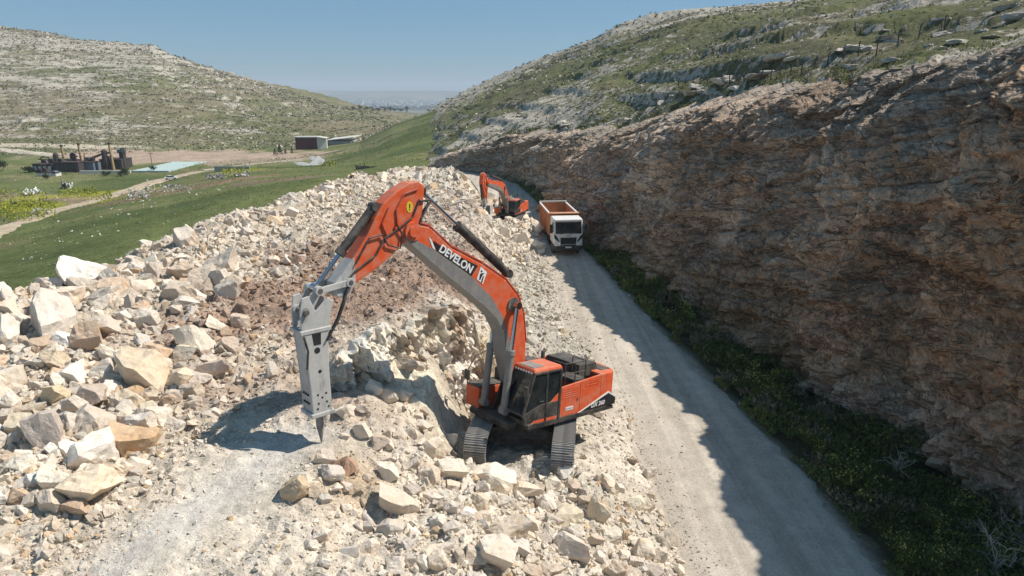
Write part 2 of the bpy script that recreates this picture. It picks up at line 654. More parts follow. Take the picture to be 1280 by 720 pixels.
def plates(n, k):
    """turn smooth noise into flat steps with sharp edges"""
    q = n * k
    f = np.floor(q)
    return (f + sstep((q - f - .78) / .22)) / k


def blocks(a, b, sa, sb, seed, soft=.06):
    """rock broken along two sets of joints: every block stands at its own depth, edges sharp"""
    a = a / sa + .45 * fbm(a * .7 / sa, b * .7 / sb, 1, 2, seed)
    b = b / sb + .45 * fbm(a * .9, b * .9 / sb, 5, 2, seed + 1)
    row = np.floor(b)
    a = a + .37 * row
    ca = np.floor(a)
    v = vnoise(ca * 7.31 + .5, row * 5.17 + .5, seed * 1.7 + .5, seed)
    fa, fb = a - ca, b - row
    joint = np.minimum(np.minimum(fa, 1 - fa), np.minimum(fb, 1 - fb))
    tilt = vnoise(ca * 3.1 + .5, row * 9.7 + .5, .5, seed + 3) * (fa - .5) + vnoise(ca * 5.9 + .5, row * 2.3 + .5, 1.5, seed + 4) * (fb - .5)
    return v + .9 * tilt + .55 * np.clip(1 - joint / soft, 0, 1) ** 1.5


dsp = .30 * blocks(sl_, zz - .25 * sl_, 2.6, 1.7, 29) * sstep(.6 + fbm(sl_ * .2, zz * .2, 6, 2, 30)) + .16 * blocks(sl_ + .4 * zz, zz - .3 * sl_, .95, .70, 36, .10)
dsp += 1.2 * fbm(sl_ * .10, zz * .07, 0, 3, 21)
dsp += .95 * plates(fbm(sl_ * .16, zz * .11, 0, 4, 22), 3.5)
dsp += .55 * plates(fbm(sl_ * .42, zz * .30, 4, 4, 23), 3.0)
dsp += .30 * ridged(sw_ * .8 - .6 * zz, zz * .45, 0, 4, 23)
dsp += .20 * plates(fbm(sl_ * 1.3, zz * 1.1, 2, 3, 28), 2.5)
dsp += .16 * fbm(sw_ * 2.3, zz * 1.8, 0, 3, 24) + .08 * fbm(sw_ * 6, zz * 5, 0, 2, 25)
lay = (zz + .16 * sw_ + .8 * fbm(sw_ * .15, zz * .2, 0, 2, 26)) / 1.9
dsp += .30 * np.exp(-(((lay % 1) - .5) / .045) ** 2) * sstep(.7 + fbm(sw_ * .12, zz * .3, 8, 2, 37))
dsp += .44 * (sstep((lay % 1) * 1.5 - .2) - .5) * (fbm(sw_ * .2, zz * .25, 3, 2, 27) * .8 + .6)
dsp *= np.clip(ZT / 7, .15, 1)[:, None] * np.clip(vv / .05, .25, 1)[None, :]
dsp *= (1 - .45 * sstep((vv - .9) / .1))[None, :]
cx = FT[:, 0:1] + OUT[:, 0:1] * (off + dsp)
cy = FT[:, 1:2] + OUT[:, 1:2] * (off + dsp)


def project(x, y, z):
    dep = y * math.cos(PITCH) - (z - CAM_H) * math.sin(PITCH)
    dep = np.where(np.abs(dep) < .1, .1, dep)
    return 640 + FPX * x / dep, 360 - FPX * (y * math.sin(PITCH) + (z - CAM_H) * math.cos(PITCH)) / dep


# settle the brow on the photographed edge now that the face has its relief
zn = np.array([brow_z(x, max(y, 6)) if y > 12 else np.nan for x, y in zip(cx[:, -1], cy[:, -1])])
zn = np.where(np.isnan(zn), ZT, zn)
zn = np.convolve(np.pad(zn, 8, mode='edge'), np.hanning(17) / np.hanning(17).sum(), 'valid')
zn = np.maximum(zn, .8) - 3.5 * sstep((-12 - FT[:, 0]) / 10)
w_n = sstep((FT[:, 1] - 14) / 6)
ZT = ZT * (1 - w_n) + (zn - .25 + .30 * fbm(FT[:, 0] * .9, FT[:, 1] * .9, 0, 3, 6)) * w_n
zz = -0.5 + (ZT[:, None] + .5) * vv[None, :]

# the long bedding crack that drops towards the near end: rock below it stands back a little
ppx, ppy = project(cx, cy, zz)
lx = np.interp(ppx, [1040, 1098, 1130, 1175, 1230, 1280, 1400, 1700], [268, 304, 322, 336, 361, 378, 420, 520])
below = ppy - lx
cm = sstep((ppx - 1080) / 40) * (cy > 5)
crk = np.exp(-(below / 6.0) ** 2) * .60 * cm + .28 * cm * sstep((below) / 5) * np.exp(-np.maximum(below, 0) / 90)
cx += OUT[:, 0:1] * crk
cy += OUT[:, 1:2] * crk
Vc = np.stack([cx, cy, zz], 2)
col = np.empty((NC, NV, 3))
col[:] = (.66, .485, .35)
f1 = sstep(fbm(sl_ * .13, zz * .12, 2, 3, 31) * 1.2 + .5)
col = col * (1 - f1[..., None]) + np.array((.68, .54, .42)) * f1[..., None]
warm = sstep(fbm(sl_ * .16, zz * .16, 7, 3, 32) * 1.3 + .35 + .45 * np.exp(-((cy - 24) / 8) ** 2)) * sstep((48 - cy) / 22)
col = col * (1 - .75 * warm[..., None]) + np.array((.72, .42, .23)) * .75 * warm[..., None]
tan_sunlit = np.clip(.9 * np.exp(-((cy - 29) / 4.5) ** 2 - ((zz - 9 + .35 * (cy - 29)) / 2.6) ** 2) + .7 * np.exp(-((cy - 50) / 13) ** 2 - ((zz - 6.5) / 2.2) ** 2) + .35 * fbm(sl_ * .4, zz * .4, 3, 4, 38), 0, 1)
col = col * (1 - .7 * tan_sunlit[..., None]) + np.array((.80, .64, .49)) * .7 * tan_sunlit[..., None]  # near tan stain, plus a farther patch of sunlit brown put into the colour
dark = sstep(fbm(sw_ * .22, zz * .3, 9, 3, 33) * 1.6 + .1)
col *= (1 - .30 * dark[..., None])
foot_olive = sstep((.30 - vv)[None, :] * 2.2 + .5 * fbm(sw_ * .3, zz * .4, 4, 3, 35))  # darker olive towards the foot of the face, edge broken by noise
col = col * (1 - .6 * foot_olive[..., None]) + np.array((.17, .165, .10)) * .6 * foot_olive[..., None]
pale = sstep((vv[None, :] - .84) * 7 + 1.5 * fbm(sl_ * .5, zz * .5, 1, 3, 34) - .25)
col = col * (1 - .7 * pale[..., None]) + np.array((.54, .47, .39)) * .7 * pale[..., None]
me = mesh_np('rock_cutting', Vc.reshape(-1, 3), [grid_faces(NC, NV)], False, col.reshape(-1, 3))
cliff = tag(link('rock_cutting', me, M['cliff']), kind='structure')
BV_CLIFF = bvh_of(me)

# ------------------------------------------------------------------ hillside above the cutting
NR = 230
c0 = np.stack([cx[:, -1], cy[:, -1]], 1)
z0 = zz[:, -1]
rad = c0 / np.linalg.norm(c0, axis=1)[:, None]
wr = sstep((c0[:, 1] - 5) / 14)[:, None]
dr = rad * wr + OUT * (1 - wr)
dr /= np.linalg.norm(dr, axis=1)[:, None]
pxT, _ = project(c0[:, 0], np.maximum(c0[:, 1], 3), z0)
HRX = [380, 460, 510, 540, 560, 590, 620, 655, 690, 720, 742, 752, 765, 800, 850, 900, 1000, 1100, 1280, 1500, 2000]
HRY = [190, 166, 149, 137, 125, 110, 95, 79, 66, 56, 49, 41, 36, 27, 15, 9, 0, -16, -45, -95, -200]
c0s = np.stack([np.convolve(np.pad(c0[:, k], 30, mode='edge'), np.hanning(61) / np.hanning(61).sum(), 'valid') for k in range(2)], 1)
z0s = np.convolve(np.pad(z0, 30, mode='edge'), np.hanning(61) / np.hanning(61).sum(), 'valid')
pxT, _ = project(c0s[:, 0], np.maximum(c0s[:, 1], 3), z0s)
rad = c0s / np.linalg.norm(c0s, axis=1)[:, None]
wr = sstep((c0s[:, 1] - 5) / 14)[:, None]
dr = rad * wr + np.array([[1.0, -.05]]) * (1 - wr)
dr /= np.linalg.norm(dr, axis=1)[:, None]
hpy = np.interp(pxT, HRX, HRY)
Yr = np.interp(pxT, [380, 460, 560, 640, 760, 900, 1280, 1600], [230, 300, 330, 290, 240, 205, 165, 150])
v_ = (hpy - 360) / FPX
ratio = (-math.sin(PITCH) - v_ * math.cos(PITCH)) / (math.cos(PITCH) - v_ * math.sin(PITCH))
zr_rad = CAM_H + ratio * Yr
r0 = np.linalg.norm(c0s, axis=1)


def sm(a, w=41):
    k = np.hanning(w); k /= k.sum()
    h = w // 2
    return np.convolve(np.concatenate([2 * a[0] - a[1:h + 1][::-1], a, 2 * a[-1] - a[-h - 1:-1][::-1]]), k, 'valid')


rr_rad = Yr / np.maximum(rad[:, 1], .25) - r0
w1 = wr[:, 0]
zr = zr_rad * w1 + 46 * (1 - w1)
rr = np.maximum(rr_rad, 40) * w1 + 150 * (1 - w1)
tt = np.linspace(0, 1.35, NR) ** 1.7
tt[0] = 0
T2 = tt[None, :]
rr = sm(rr); zr = sm(zr)
near = np.exp(-T2 * rr[:, None] / 2.0)
hx = c0s[:, 0:1] + (c0 - c0s)[:, 0:1] * near + dr[:, 0:1] * rr[:, None] * T2
hy = c0s[:, 1:2] + (c0 - c0s)[:, 1:2] * near + dr[:, 1:2] * rr[:, None] * T2
g = np.where(T2 < 1, T2 * (1 + .30 * (1 - T2) ** 1.5), 1 - ((T2 - 1) * 1.2) ** 1.3)
hz = z0s[:, None] + (z0 - z0s)[:, None] * near + (zr - z0s)[:, None] * g - 13 * sstep((556 - pxT[:, None]) / 90) * sstep(T2 * rr[:, None] / 60)
amp = sstep(T2 * rr[:, None] / 10) * (1 - .75 * np.exp(-((T2 - 1) / .06) ** 2))
hz = hz + amp * (1.1 * fbm(hx * .035, hy * .035, 0, 3, 41) + .5 * ridged(hx * .12, hy * .12, 0, 3, 42)) + sstep(T2 * rr[:, None] / 1.5) * (.22 * ridged(hx * .5, hy * .5, 0, 3, 43) - .05)
# limestone ledges
lz = hz / 2.6 + .5 * fbm(hx * .03, hy * .03, 5, 2, 44)
hz = hz + amp * .95 * (sstep((lz % 1 - .62) / .25) - (lz % 1)) * sstep(fbm(hx * .04, hy * .04, 8, 2, 45) + .55)
knob = np.exp(-((pxT[:, None] - 800) / 55) ** 2) * np.exp(-((T2 - .96) / .05) ** 2)
hz = hz + knob * (1.6 + 1.4 * ridged(hx * .10, hy * .10, 0, 3, 46))
rk = .45 + .36 * fbm(hx * .05, hy * .07, 3, 4, 47) + .16 * np.exp(-T2 * rr[:, None] / 9) + .35 * sstep((T2 - .72) / .25) - .30 * np.exp(-((T2 - .42) / .16) ** 2)
rk = rk + knob * .8
rk = np.clip(rk, 0, 1)
gn = sstep(.5 + fbm(hx * .06, hy * .06, 1, 3, 48))
hc = np.array((.120, .118, .062)) * (1 - gn[..., None]) + np.array((.140, .148, .062)) * gn[..., None]
br = sstep(fbm(hx * .09, hy * .09, 6, 3, 49) * 1.3 - .05)
hc = hc * (1 - .7 * br[..., None]) + np.array((.20, .175, .105)) * .7 * br[..., None]
hc = hc * (1 - .55 * np.clip(knob, 0, 1)[..., None]) + np.array((.10, .095, .085)) * .55 * np.clip(knob, 0, 1)[..., None]
Vh = np.stack([hx, hy, hz], 2)
me = mesh_np('hillside', Vh.reshape(-1, 3), [grid_faces(NC, NR)], True, hc.reshape(-1, 3), {'rocky': rk})
hillside = tag(link('hillside', me, M['hill']), kind='structure')
BV_HILL = bvh_of(me)

# ------------------------------------------------------------------ valley, hill across it and the saddle behind (one sheet)
P_ = 'p'
COLS = {
    -900: [(18, 3), (45, 0), (80, -6), (118, -10), (145, -10), (190, -10), (235, -9), (330, 6), (430, 35), (600, 88), (800, 70), (1100, 0), (1500, -92)],
    -300: [(22, 3.2), (45, 1), (80, -5), (118, -10), (145, -10), (195, -10), (242, -10), (330, (P_, 138)), (430, (P_, 80)), (600, (P_, 8)), (780, 60), (1050, 0), (1500, -92)],
    0: [(25, 3.5), (45, 1.8), (80, -4), (118, -9.6), (145, -10), (200, -10), (248, -10), (330, (P_, 150)), (430, (P_, 95)), (600, (P_, 29)), (750, 50), (1000, 0), (1500, -92)],
    60: [(26, 3.8), (45, 2.2), (80, -3), (119, -8.9), (144, -10), (200, -10), (249, -10), (335, (P_, 150)), (435, (P_, 97)), (595, (P_, 37)), (745, 47), (1000, 0), (1500, -92)],
    100: [(27, 4), (45, 2.6), (80, -2), (120, -8), (143, -10), (200, -10), (250, -10), (340, (P_, 150)), (440, (P_, 101)), (590, (P_, 47)), (740, 45), (1000, 0), (1500, -92)],
    190: [(32, 4.4), (50, 3), (80, -.4), (115, -4.8), (150, -8.2), (196, -10), (260, -9.6), (348, (P_, 152)), (448, (P_, 106)), (588, (P_, 53)), (740, 40), (1000, -5), (1500, -92)],
    212: [(33, 4.5), (50, 3), (80, -.2), (115, -4.3), (150, -7.8), (196, -9.9), (262, -9.5), (352, (P_, 152)), (452, (P_, 112)), (590, (P_, 66)), (740, 38), (1000, -6), (1500, -92)],
    300: [(42, 4.8), (60, 3.4), (85, 1), (115, -1.8), (165, -6), (215, -9), (275, -10.5), (370, (P_, 155)), (470, (P_, 127)), (600, (P_, 97)), (750, 25), (1000, -20), (1500, -92)],
    400: [(52, 4.8), (70, 3.2), (95, 1.3), (140, -2.8), (190, -6.8), (230, -8.5), (285, -10), (380, (P_, 163)), (490, (P_, 146)), (620, (P_, 129)), (760, 10), (1000, -40), (1500, -92)],
    450: [(60, 2), (80, 1), (102, .4), (140, -1.4), (185, -4.4), (230, -6), (292, -8), (370, -12), (485, -9), (630, (P_, 139)), (780, -2), (1050, -50), (1500, -92)],
    490: [(75, .5), (95, .2), (115, .1), (140, -.3), (180, -2), (230, (P_, 168)), (300, (P_, 156)), (360, -9), (480, -14), (640, (P_, 147)), (850, (P_, 139)), (1100, -62), (1500, -92)],
    560: [(126, -1.5), (131, -.6), (137, .2), (150, .7), (180, (P_, 166)), (230, (P_, 148)), (300, (P_, 132)), (360, -2), (480, -25), (640, -35), (850, (P_, 138)), (1100, -70), (1500, -92)],
    640: [(140, -2), (145, -2), (150, -2), (160, -2), (180, -2), (230, -2), (300, -4), (360, -12), (480, -30), (640, -45), (850, -50), (1100, -75), (1500, -92)],
}
NU, NT_ = 640, 420
cpx = np.array(sorted(COLS))
tk = np.array([0, .07, .15, .23, .30, .38, .46, .57, .68, .80, .87, .93, 1.0])
ts = np.linspace(0, 1, NT_)
colY = np.array([[k[0] for k in COLS[c]] for c in cpx], float)
colZ = np.array([[(at_y(c, k[1][1], k[0])[2] if isinstance(k[1], tuple) else k[1]) for k in COLS[c]] for c in cpx], float)
ker = np.hanning(23); ker /= ker.sum()


def smooth_t(A):
    B = np.array([np.interp(ts, tk, a) for a in A])
    Bp = np.concatenate([2 * B[:, :1] - B[:, 1:12][:, ::-1], B, 2 * B[:, -1:] - B[:, -12:-1][:, ::-1]], 1)
    return np.array([np.convolve(b, ker, 'valid') for b in Bp])


CY, CZ = smooth_t(colY), smooth_t(colZ)
upx = np.concatenate([np.linspace(-900, -20, 60)[:-1], np.linspace(-20, 640, NU - 59)])
# straight columns: the ground azimuth of each pixel column taken on the horizon
ku = (upx - 640) / FPX * math.cos(PITCH)
vY = np.array([np.interp(upx, cpx, CY[:, k]) for k in range(NT_)]).T
vZ = np.array([np.interp(upx, cpx, CZ[:, k]) for k in range(NT_)]).T
dep_f = vY * math.cos(PITCH) - (vZ - CAM_H) * math.sin(PITCH)
vX = (upx[:, None] - 640) / FPX * dep_f
hillm = sstep((ts[None, :] - .46) / .1) * (upx[:, None] < 520)
valm = 1 - hillm
vZ = vZ + hillm * (1.8 * fbm(vX * .02, vY * .02, 0, 3, 51) + 1.6 * ridged(vX * .05, vY * .05, 0, 3, 52) - .4) * (1 - .6 * np.exp(-((ts[None, :] - .80) / .02) ** 2))
lz = vZ / 4.2 + .45 * fbm(vX * .012, vY * .012, 5, 3, 53)
vZ = vZ + hillm * 1.7 * (sstep((lz % 1 - .60) / .22) - (lz % 1)) * sstep(fbm(vX * .02, vY * .03, 8, 2, 54) + .65)
vZ = vZ + valm * (.25 * fbm(vX * .06, vY * .06, 0, 3, 55) + .12 * fbm(vX * .4, vY * .4, 0, 3, 56))
Vv = np.stack([vX, vY, vZ], 2)
hmask = sstep((ts[None, :] - .44) / .06)
spx = upx[:, None]
rk = hmask * np.clip(.44 + .20 * sstep((vZ + 8) / 60) + .16 * fbm(vX * .03, vY * .04, 3, 3, 57) - .34 * sstep((spx - 300) / 160), 0, 1) + (1 - hmask) * .02
gn = sstep(.5 + fbm(vX * .05, vY * .05, 1, 4, 58))
gc = np.array((.095, .120, .042)) * (1 - gn[..., None]) + np.array((.150, .170, .062)) * gn[..., None]
ol = sstep(.5 + .8 * fbm(vX * .02, vY * .03, 2, 4, 59))
hc = np.array((.215, .185, .115)) * (1 - ol[..., None]) + np.array((.150, .150, .070)) * ol[..., None]
dryp = sstep(-.05 + 1.7 * fbm(vX * .05, vY * .07, 4, 5, 60))[..., None]
gc = gc * (1 - .75 * dryp) + np.array((.225, .205, .10)) * .75 * dryp
vc = gc * (1 - hmask[..., None]) + hc * hmask[..., None]


def blotch(cpix, z, rx, ry, colr, strength=1.0, rough=.5, seed=60):
    """a patch of bare soil or flowers on the valley floor, in world metres"""
    global vc, rk
    c = at_z(*cpix, z)
    d = np.sqrt(((vX - c[0]) / rx) ** 2 + ((vY - c[1]) / ry) ** 2) + rough * fbm(vX * .12, vY * .12, 0, 4, seed)
    w = sstep((1.1 - d) / .35) * strength
    vc = vc * (1 - w[..., None]) + np.array(colr) * w[..., None]
    rk = rk * (1 - w)


SOIL = (.34, .245, .165)
blotch((245, 196), -10, 52, 26, (.44, .33, .25), .95, .35, 61)
blotch((330, 203), -9.5, 26, 14, (.40, .31, .23), .8, .4, 62)
blotch((30, 189), -10, 60, 5, (.52, .45, .34), .95, .2, 63)
blotch((40, 245), -10, 26, 6, (.30, .22, .16), .8, .4, 64)
blotch((30, 262), -10, 20, 9, (.30, .30, .03), .8, .5, 65)
blotch((105, 246), -10, 17, 6, (.33, .33, .03), .8, .5, 66)
blotch((250, 234), -5, 22, 6, (.25, .165, .11), .8, .5, 67)
blotch((360, 222), -1, 12, 10, (.21, .15, .11), .7, .5, 68)
blotch((150, 245), -9, 20, 6, (.31, .22, .15), .7, .5, 69)
blotch((295, 219), -8, 9, 8, (.28, .30, .04), .7, .5, 70)
me = mesh_np('valley_ground', Vv.reshape(-1, 3), [grid_faces(NU, NT_, True)], True, vc.reshape(-1, 3), {'rocky': rk})
valley = tag(link('valley_ground', me, M['valley']), kind='structure')
BV_VAL = bvh_of(me)

# far plain out to the horizon
fy = np.geomspace(1100, 14000, 90)
fx = np.linspace(-1.1, 1.1, 160)
FX, FY = fx[None, :] * fy[:, None], np.repeat(fy[:, None], 160, 1)
FZ = -92 + 82 * sstep((FY - 5200) / 2600) * (.85 + .25 * fbm(FX * .0007, FY * .0004, 0, 4, 71))
pc = sstep(.5 + 1.2 * fbm(FX * .004, FY * .002, 0, 4, 72))[..., None]
pcol = np.array((.10, .12, .05)) * (1 - pc) + np.array((.24, .21, .14)) * pc
me = mesh_np('far_plain', np.stack([FX, FY, FZ], 2).reshape(-1, 3), [grid_faces(90, 160, True)], True, pcol.reshape(-1, 3))
mfar = ground_mat('far_fields', .02, bumpd=.0)
tag(link('far_plain', me, mfar), kind='structure')

# ------------------------------------------------------------------ quarry floor, ditch and gravel road
fy = np.geomspace(6, 146, 200) - 4
n = 60
lo, hi = np.interp(fy, [0, 90, 104, 125, 142], [-4, -8, -12, -19, -22]), np.interp(fy, FT[:, 1], FT[:, 0]) + 3.0
hi = np.maximum(hi, lo + 1)
q = np.linspace(0, 1, n)
X = lo[:, None] * (1 - q) + hi[:, None] * q
Y = np.repeat(fy[:, None], n, 1)
Z = -.06 + .03 * fbm(X * .5, Y * .5, 0, 2, 81)
fc = np.empty((*X.shape, 3)); fc[:] = (.42, .37, .30)
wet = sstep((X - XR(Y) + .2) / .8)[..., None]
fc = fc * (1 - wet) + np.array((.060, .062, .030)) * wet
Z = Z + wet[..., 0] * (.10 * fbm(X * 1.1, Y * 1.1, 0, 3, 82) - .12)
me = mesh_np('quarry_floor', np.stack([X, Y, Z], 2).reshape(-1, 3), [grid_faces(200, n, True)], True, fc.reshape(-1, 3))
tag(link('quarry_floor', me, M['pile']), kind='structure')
BV_FLOOR = bvh_of(me)

ry = np.geomspace(7, 125, 420) - 5
m_ = 30
edge_r = XR(ry) + .22 * fbm(ry * .6, 0, 0, 4, 83) + .08 * fbm(ry * 3, 0, 0, 2, 84)
edge_l = XL(ry) - 4.0
q = np.linspace(0, 1, m_) ** .8
X = edge_l[:, None] * (1 - q) + edge_r[:, None] * q
Y = np.repeat(ry[:, None], m_, 1)
Z = .012 + .030 * fbm(X * .35, Y * .18, 0, 3, 85) * (1 - q[None, :] ** 8) + .05 * (1 - q[None, :] ** 6)
Z[:, -1] = -.10
me = mesh_np('road', np.stack([X, Y, Z], 2).reshape(-1, 3), [grid_faces(420, m_, True)], True)
tag(link('road', me, M['road']), kind='structure')
BV_ROAD = bvh_of(me)

# ------------------------------------------------------------------ excavator frame (used to bed the rubble round it)
EXA, EXP, EXR = R(40), R(7), R(3.5)
EXB = Vector((.46, 22.0, 1.27))
_h = Vector((-math.cos(EXA) * math.cos(EXP), -math.sin(EXA) * math.cos(EXP), math.sin(EXP)))
_l = Vector((math.sin(EXA), -math.cos(EXA), 0))
_l = _l * math.cos(EXR) + _h.cross(_l) * math.sin(EXR)
_u = _h.cross(_l)
EXM = Matrix(((_h.x, _l.x, _u.x, EXB.x), (_h.y, _l.y, _u.y, EXB.y), (_h.z, _l.z, _u.z, EXB.z), (0, 0, 0, 1)))
TRK = R(43)                                           # tracks turned against the upper structure
EX2 = Vector((-.25, 65.5, 1.0))

# ------------------------------------------------------------------ rubble bank
zp_ = curve([4, 12, 17, 23, 30, 42, 60, 71, 78, 86], [3.3, 3.55, 3.95, 4.7, 4.9, 5.15, 5.45, 5.4, 3.8, -.4])
Xc_ = curve([4, 20, 27.5, 29.5, 36.4, 44.8, 56.5, 67.3, 74.9, 80], [-26, -23.5, -21.6, -20.0, -19.4, -18.2, -16.0, -12.6, -8.0, -6])
Xe_ = curve([4, 14, 19, 24, 33, 50, 62, 75], [-4.6, -4.6, -4.6, -3.4, -2.6, -3.2, -6.0, -7.4])


def pile_z(X, Y, detail=True):
    X, Y = np.broadcast_arrays(np.asarray(X, float), np.asarray(Y, float))
    nz = fbm(X * .22, Y * .22, 0, 3, 91)
    zp = zp_(Y) + .25 * nz
    xl = XL(Y) + .35 * fbm(X * 0 + .3, Y * .35, 0, 3, 92)
    xe = Xe_(Y) + .5 * nz
    t = np.clip((xl - X) / (xl - xe), 0, 1)
    w36 = sstep((Y - 29) / 9)
    zback = zp * (t ** .72 * (1 - w36) + w36 * (.17 * np.clip(t / .42, 0, 1) + .83 * sstep((t - .42) / .55)))
    zfront = np.minimum(np.minimum(zp, 4.05 + .03 * (Y - 17)), 4.6) * np.clip(t, 0, 1) ** 1.0
    led = 20.3 + np.clip(X + 5.0, 0, 4.5) * 1.02 + .5 * fbm(X * .45, Y * .0, 2, 3, 93)
    s = sstep((Y - led) / (1.5 + 6 * sstep((-5.5 - X) / 3)))
    z = zfront * (1 - s) + zback * s
    # crest side falls to the grass
    xc = Xc_(Y) + .9 * fbm(X * 0, Y * .18, 4, 3, 94)
    z = np.minimum(z, zp + .35 - np.maximum(0, xc - X) * .62)
    # boulder bank on the left and the cone in front of the second machine
    z = z + .55 * np.exp(-((X + 13) / 5) ** 2 - ((Y - 22) / 6) ** 2)
    z = z + 1.5 * np.exp(-((X - .7) / 3.0) ** 2 - ((Y - 60.5) / 3.2) ** 2)
    # dug-out where the machine stands
    L = EXM.to_3x3().transposed()
    a = R(7)
    tx, ty = -math.sin(a), -math.cos(a)
    u_ = (X - EXB.x) * tx + (Y - EXB.y) * ty
    w_ = (X - EXB.x) * ty - (Y - EXB.y) * tx
    d = np.hypot(np.maximum(np.abs(u_) - 2.6, 0), np.maximum(np.abs(w_) - 2.1, 0))
    pl = EXB.z - (_u.x * (X - EXB.x) + _u.y * (Y - EXB.y)) / _u.z - .05
    k = sstep(d / 1.3)
    z = pl * (1 - k) + z * k
    d2 = np.hypot(np.maximum(np.abs(X - EX2.x) - 2.2, 0), np.maximum(np.abs(Y - EX2.y) - 2.2, 0))
    k = sstep(d2 / 2.0)
    z = (EX2.z - .05) * (1 - k) + z * k
    if detail:
        m = np.clip(z / 1.2, 0, 1)
        path = np.exp(-((X + 6.3 + (17 - Y) * .45) / 1.5) ** 2) * sstep((18.6 - Y) / 1.5)
        m = m * (1 - .75 * path)
        ledge = np.exp(-((X + 2.6) / 2.6) ** 2) * np.exp(-((Y - 21.6) / 1.3) ** 2)
        z = z + m * (.22 * fbm(X * .55, Y * .55, 0, 3, 95) + .16 * ridged(X * 1.3, Y * 1.3, 0, 3, 96) + .07 * fbm(X * 4, Y * 4, 0, 2, 97) - .05)
        z = z + ledge * (.35 * ridged(X * .8, Y * .8, z * .7, 4, 98) - .1)
        dt = np.hypot(X + 5.3, Y - 17.3)
        z = z * (1 - np.exp(-(dt / .6) ** 2)) + 3.9 * np.exp(-(dt / .6) ** 2)
    return z


def red_zone(X, Y):
    n1 = fbm(X * .35, Y * .35, 0, 3, 101)
    return sstep(1.3 - np.hypot((X + 7.2) / 7.4, (Y - 29.5) / 12.0) + .45 * n1) * sstep((Y - 17.5) / 2)


def pile_col(X, Y, Z):
    n1 = fbm(X * .35, Y * .35, 0, 3, 101)
    c = np.empty((*X.shape, 3)); c[:] = (.62, .55, .455)

    def lay(w, colr):
        nonlocal c
        w = np.clip(w, 0, 1)[..., None]
        c = c * (1 - w) + np.array(colr) * w
    lay(sstep((-6 - X) / 4) * .8, (.56, .475, .375))
    red = red_zone(X, Y)
    lay(sstep(1.2 - np.hypot((X + 3.6) / 3.4, (Y - 36) / 13) + .5 * n1) * .85, (.44, .355, .285))
    lay(red * .97, (.335, .235, .175))
    lay(sstep(1.1 - np.hypot((X + 6) / 5, (Y - 46) / 9) + .6 * n1) * .75, (.46, .36, .285))
    lay(sstep(.9 - np.hypot((X + 11.5) / 1.4, (Y - 24) / 2.2) + .8 * n1) * .8, (.40, .27, .19))
    lay(sstep((X + 1.5) / 2.5) * sstep((Y - 26) / 3) * sstep((56 - Y) / 4) * .9, (.43, .395, .335))
    path = np.exp(-((X + 6.3 + (17 - Y) * .45) / .85) ** 2) * sstep((18.8 - Y) / 1.2)
    lay(path * .95 + .2 * n1 * path, (.57, .525, .465))
    lay(np.exp(-((X + 4.2) / 1.0) ** 2 - ((Y - 16) / 1.2) ** 2) * .8, (.46, .34, .22))
    lay(np.exp(-((X + 3.0) / 2.4) ** 2 - ((Y - 21.6) / 1.8) ** 2) * 1.0, (.70, .635, .50))
    lay(np.exp(-((X + 1.0) / 1.2) ** 2 - ((Y - 25.2) / 1.4) ** 2) * .8, (.60, .51, .33))
    return c * (1 + .10 * fbm(X * 2, Y * 2, 0, 3, 102))[..., None]


py_ = np.geomspace(7, 90, 560) - 3
px_ = np.linspace(0, 1, 260)
x0, x1 = np.interp(py_, [4, 30, 87], [-31, -28, -22]), XL(py_) + 1.2
X = x0[:, None] * (1 - px_) + x1[:, None] * px_
Y = np.repeat(py_[:, None], 260, 1)
Z = pile_z(X, Y)
Z = np.where(Z < .06, Z - .3, Z)
pcx = pile_col(X, Y, Z)
me = mesh_np('rubble_bank', np.stack([X, Y, Z], 2).reshape(-1, 3), [grid_faces(560, 260, True)], False, pcx.reshape(-1, 3))
bank = tag(link('rubble_bank', me, M['pile']), kind='structure')
BV_PILE = bvh_of(me)


def hit(px, py, *trees):
    d = Vector(ray(px, py)).normalized()
    best = None
    for t in trees:
        p, nrm, i, ds = t.ray_cast(Vector(CAM), d)
        if p is not None and (best is None or ds < best[2]): best = (p, nrm, ds)
    return best


def drop(x, y, *trees):
    best = None
    for t in trees:
        p, nrm, i, ds = t.ray_cast(Vector((x, y, 400)), Vector((0, 0, -1)))
        if p is not None and (best is None or p.z > best.z): best = p
    return best


# ------------------------------------------------------------------ rocks
def polytope(seed, n, squash=(1, .85, .7), box=.5):
    rg = np.random.default_rng(seed)
    N = rg.normal(size=(n, 3))
    ax = np.array([[1, 0, 0], [-1, 0, 0], [0, 1, 0], [0, -1, 0], [0, 0, 1], [0, 0, -1]], float)
    N[:6] = ax + rg.normal(size=(6, 3)) * .28
    N /= np.linalg.norm(N, axis=1)[:, None]
    D = rg.uniform(.72, 1.0, n); D[:6] = rg.uniform(.62, .9, 6)
    pts = []
    for i in range(n):
        for j in range(i):
            for k in range(j):
                A = N[[i, j, k]]
                if abs(np.linalg.det(A)) < .08: continue
                p = np.linalg.solve(A, D[[i, j, k]])
                if np.all(N @ p <= D + 1e-6) and np.linalg.norm(p) < 1.7: pts.append(p)
    pts = np.array(pts) * np.array(squash) * .5
    bm = bmesh.new()
    for p in pts: bm.verts.new(p)
    r = bmesh.ops.convex_hull(bm, input=bm.verts)
    bmesh.ops.delete(bm, geom=[g for g in set(r['geom_interior'] + r['geom_unused']) if isinstance(g, bmesh.types.BMVert)], context='VERTS')
    bmesh.ops.remove_doubles(bm, verts=bm.verts, dist=.02)
    return bm


def bm_arrays(bm):
    bmesh.ops.triangulate(bm, faces=bm.faces)
    bm.verts.index_update()
    V = np.array([v.co[:] for v in bm.verts])
    F = np.array([[v.index for v in f.verts] for f in bm.faces])
    bm.free()
    return V, F


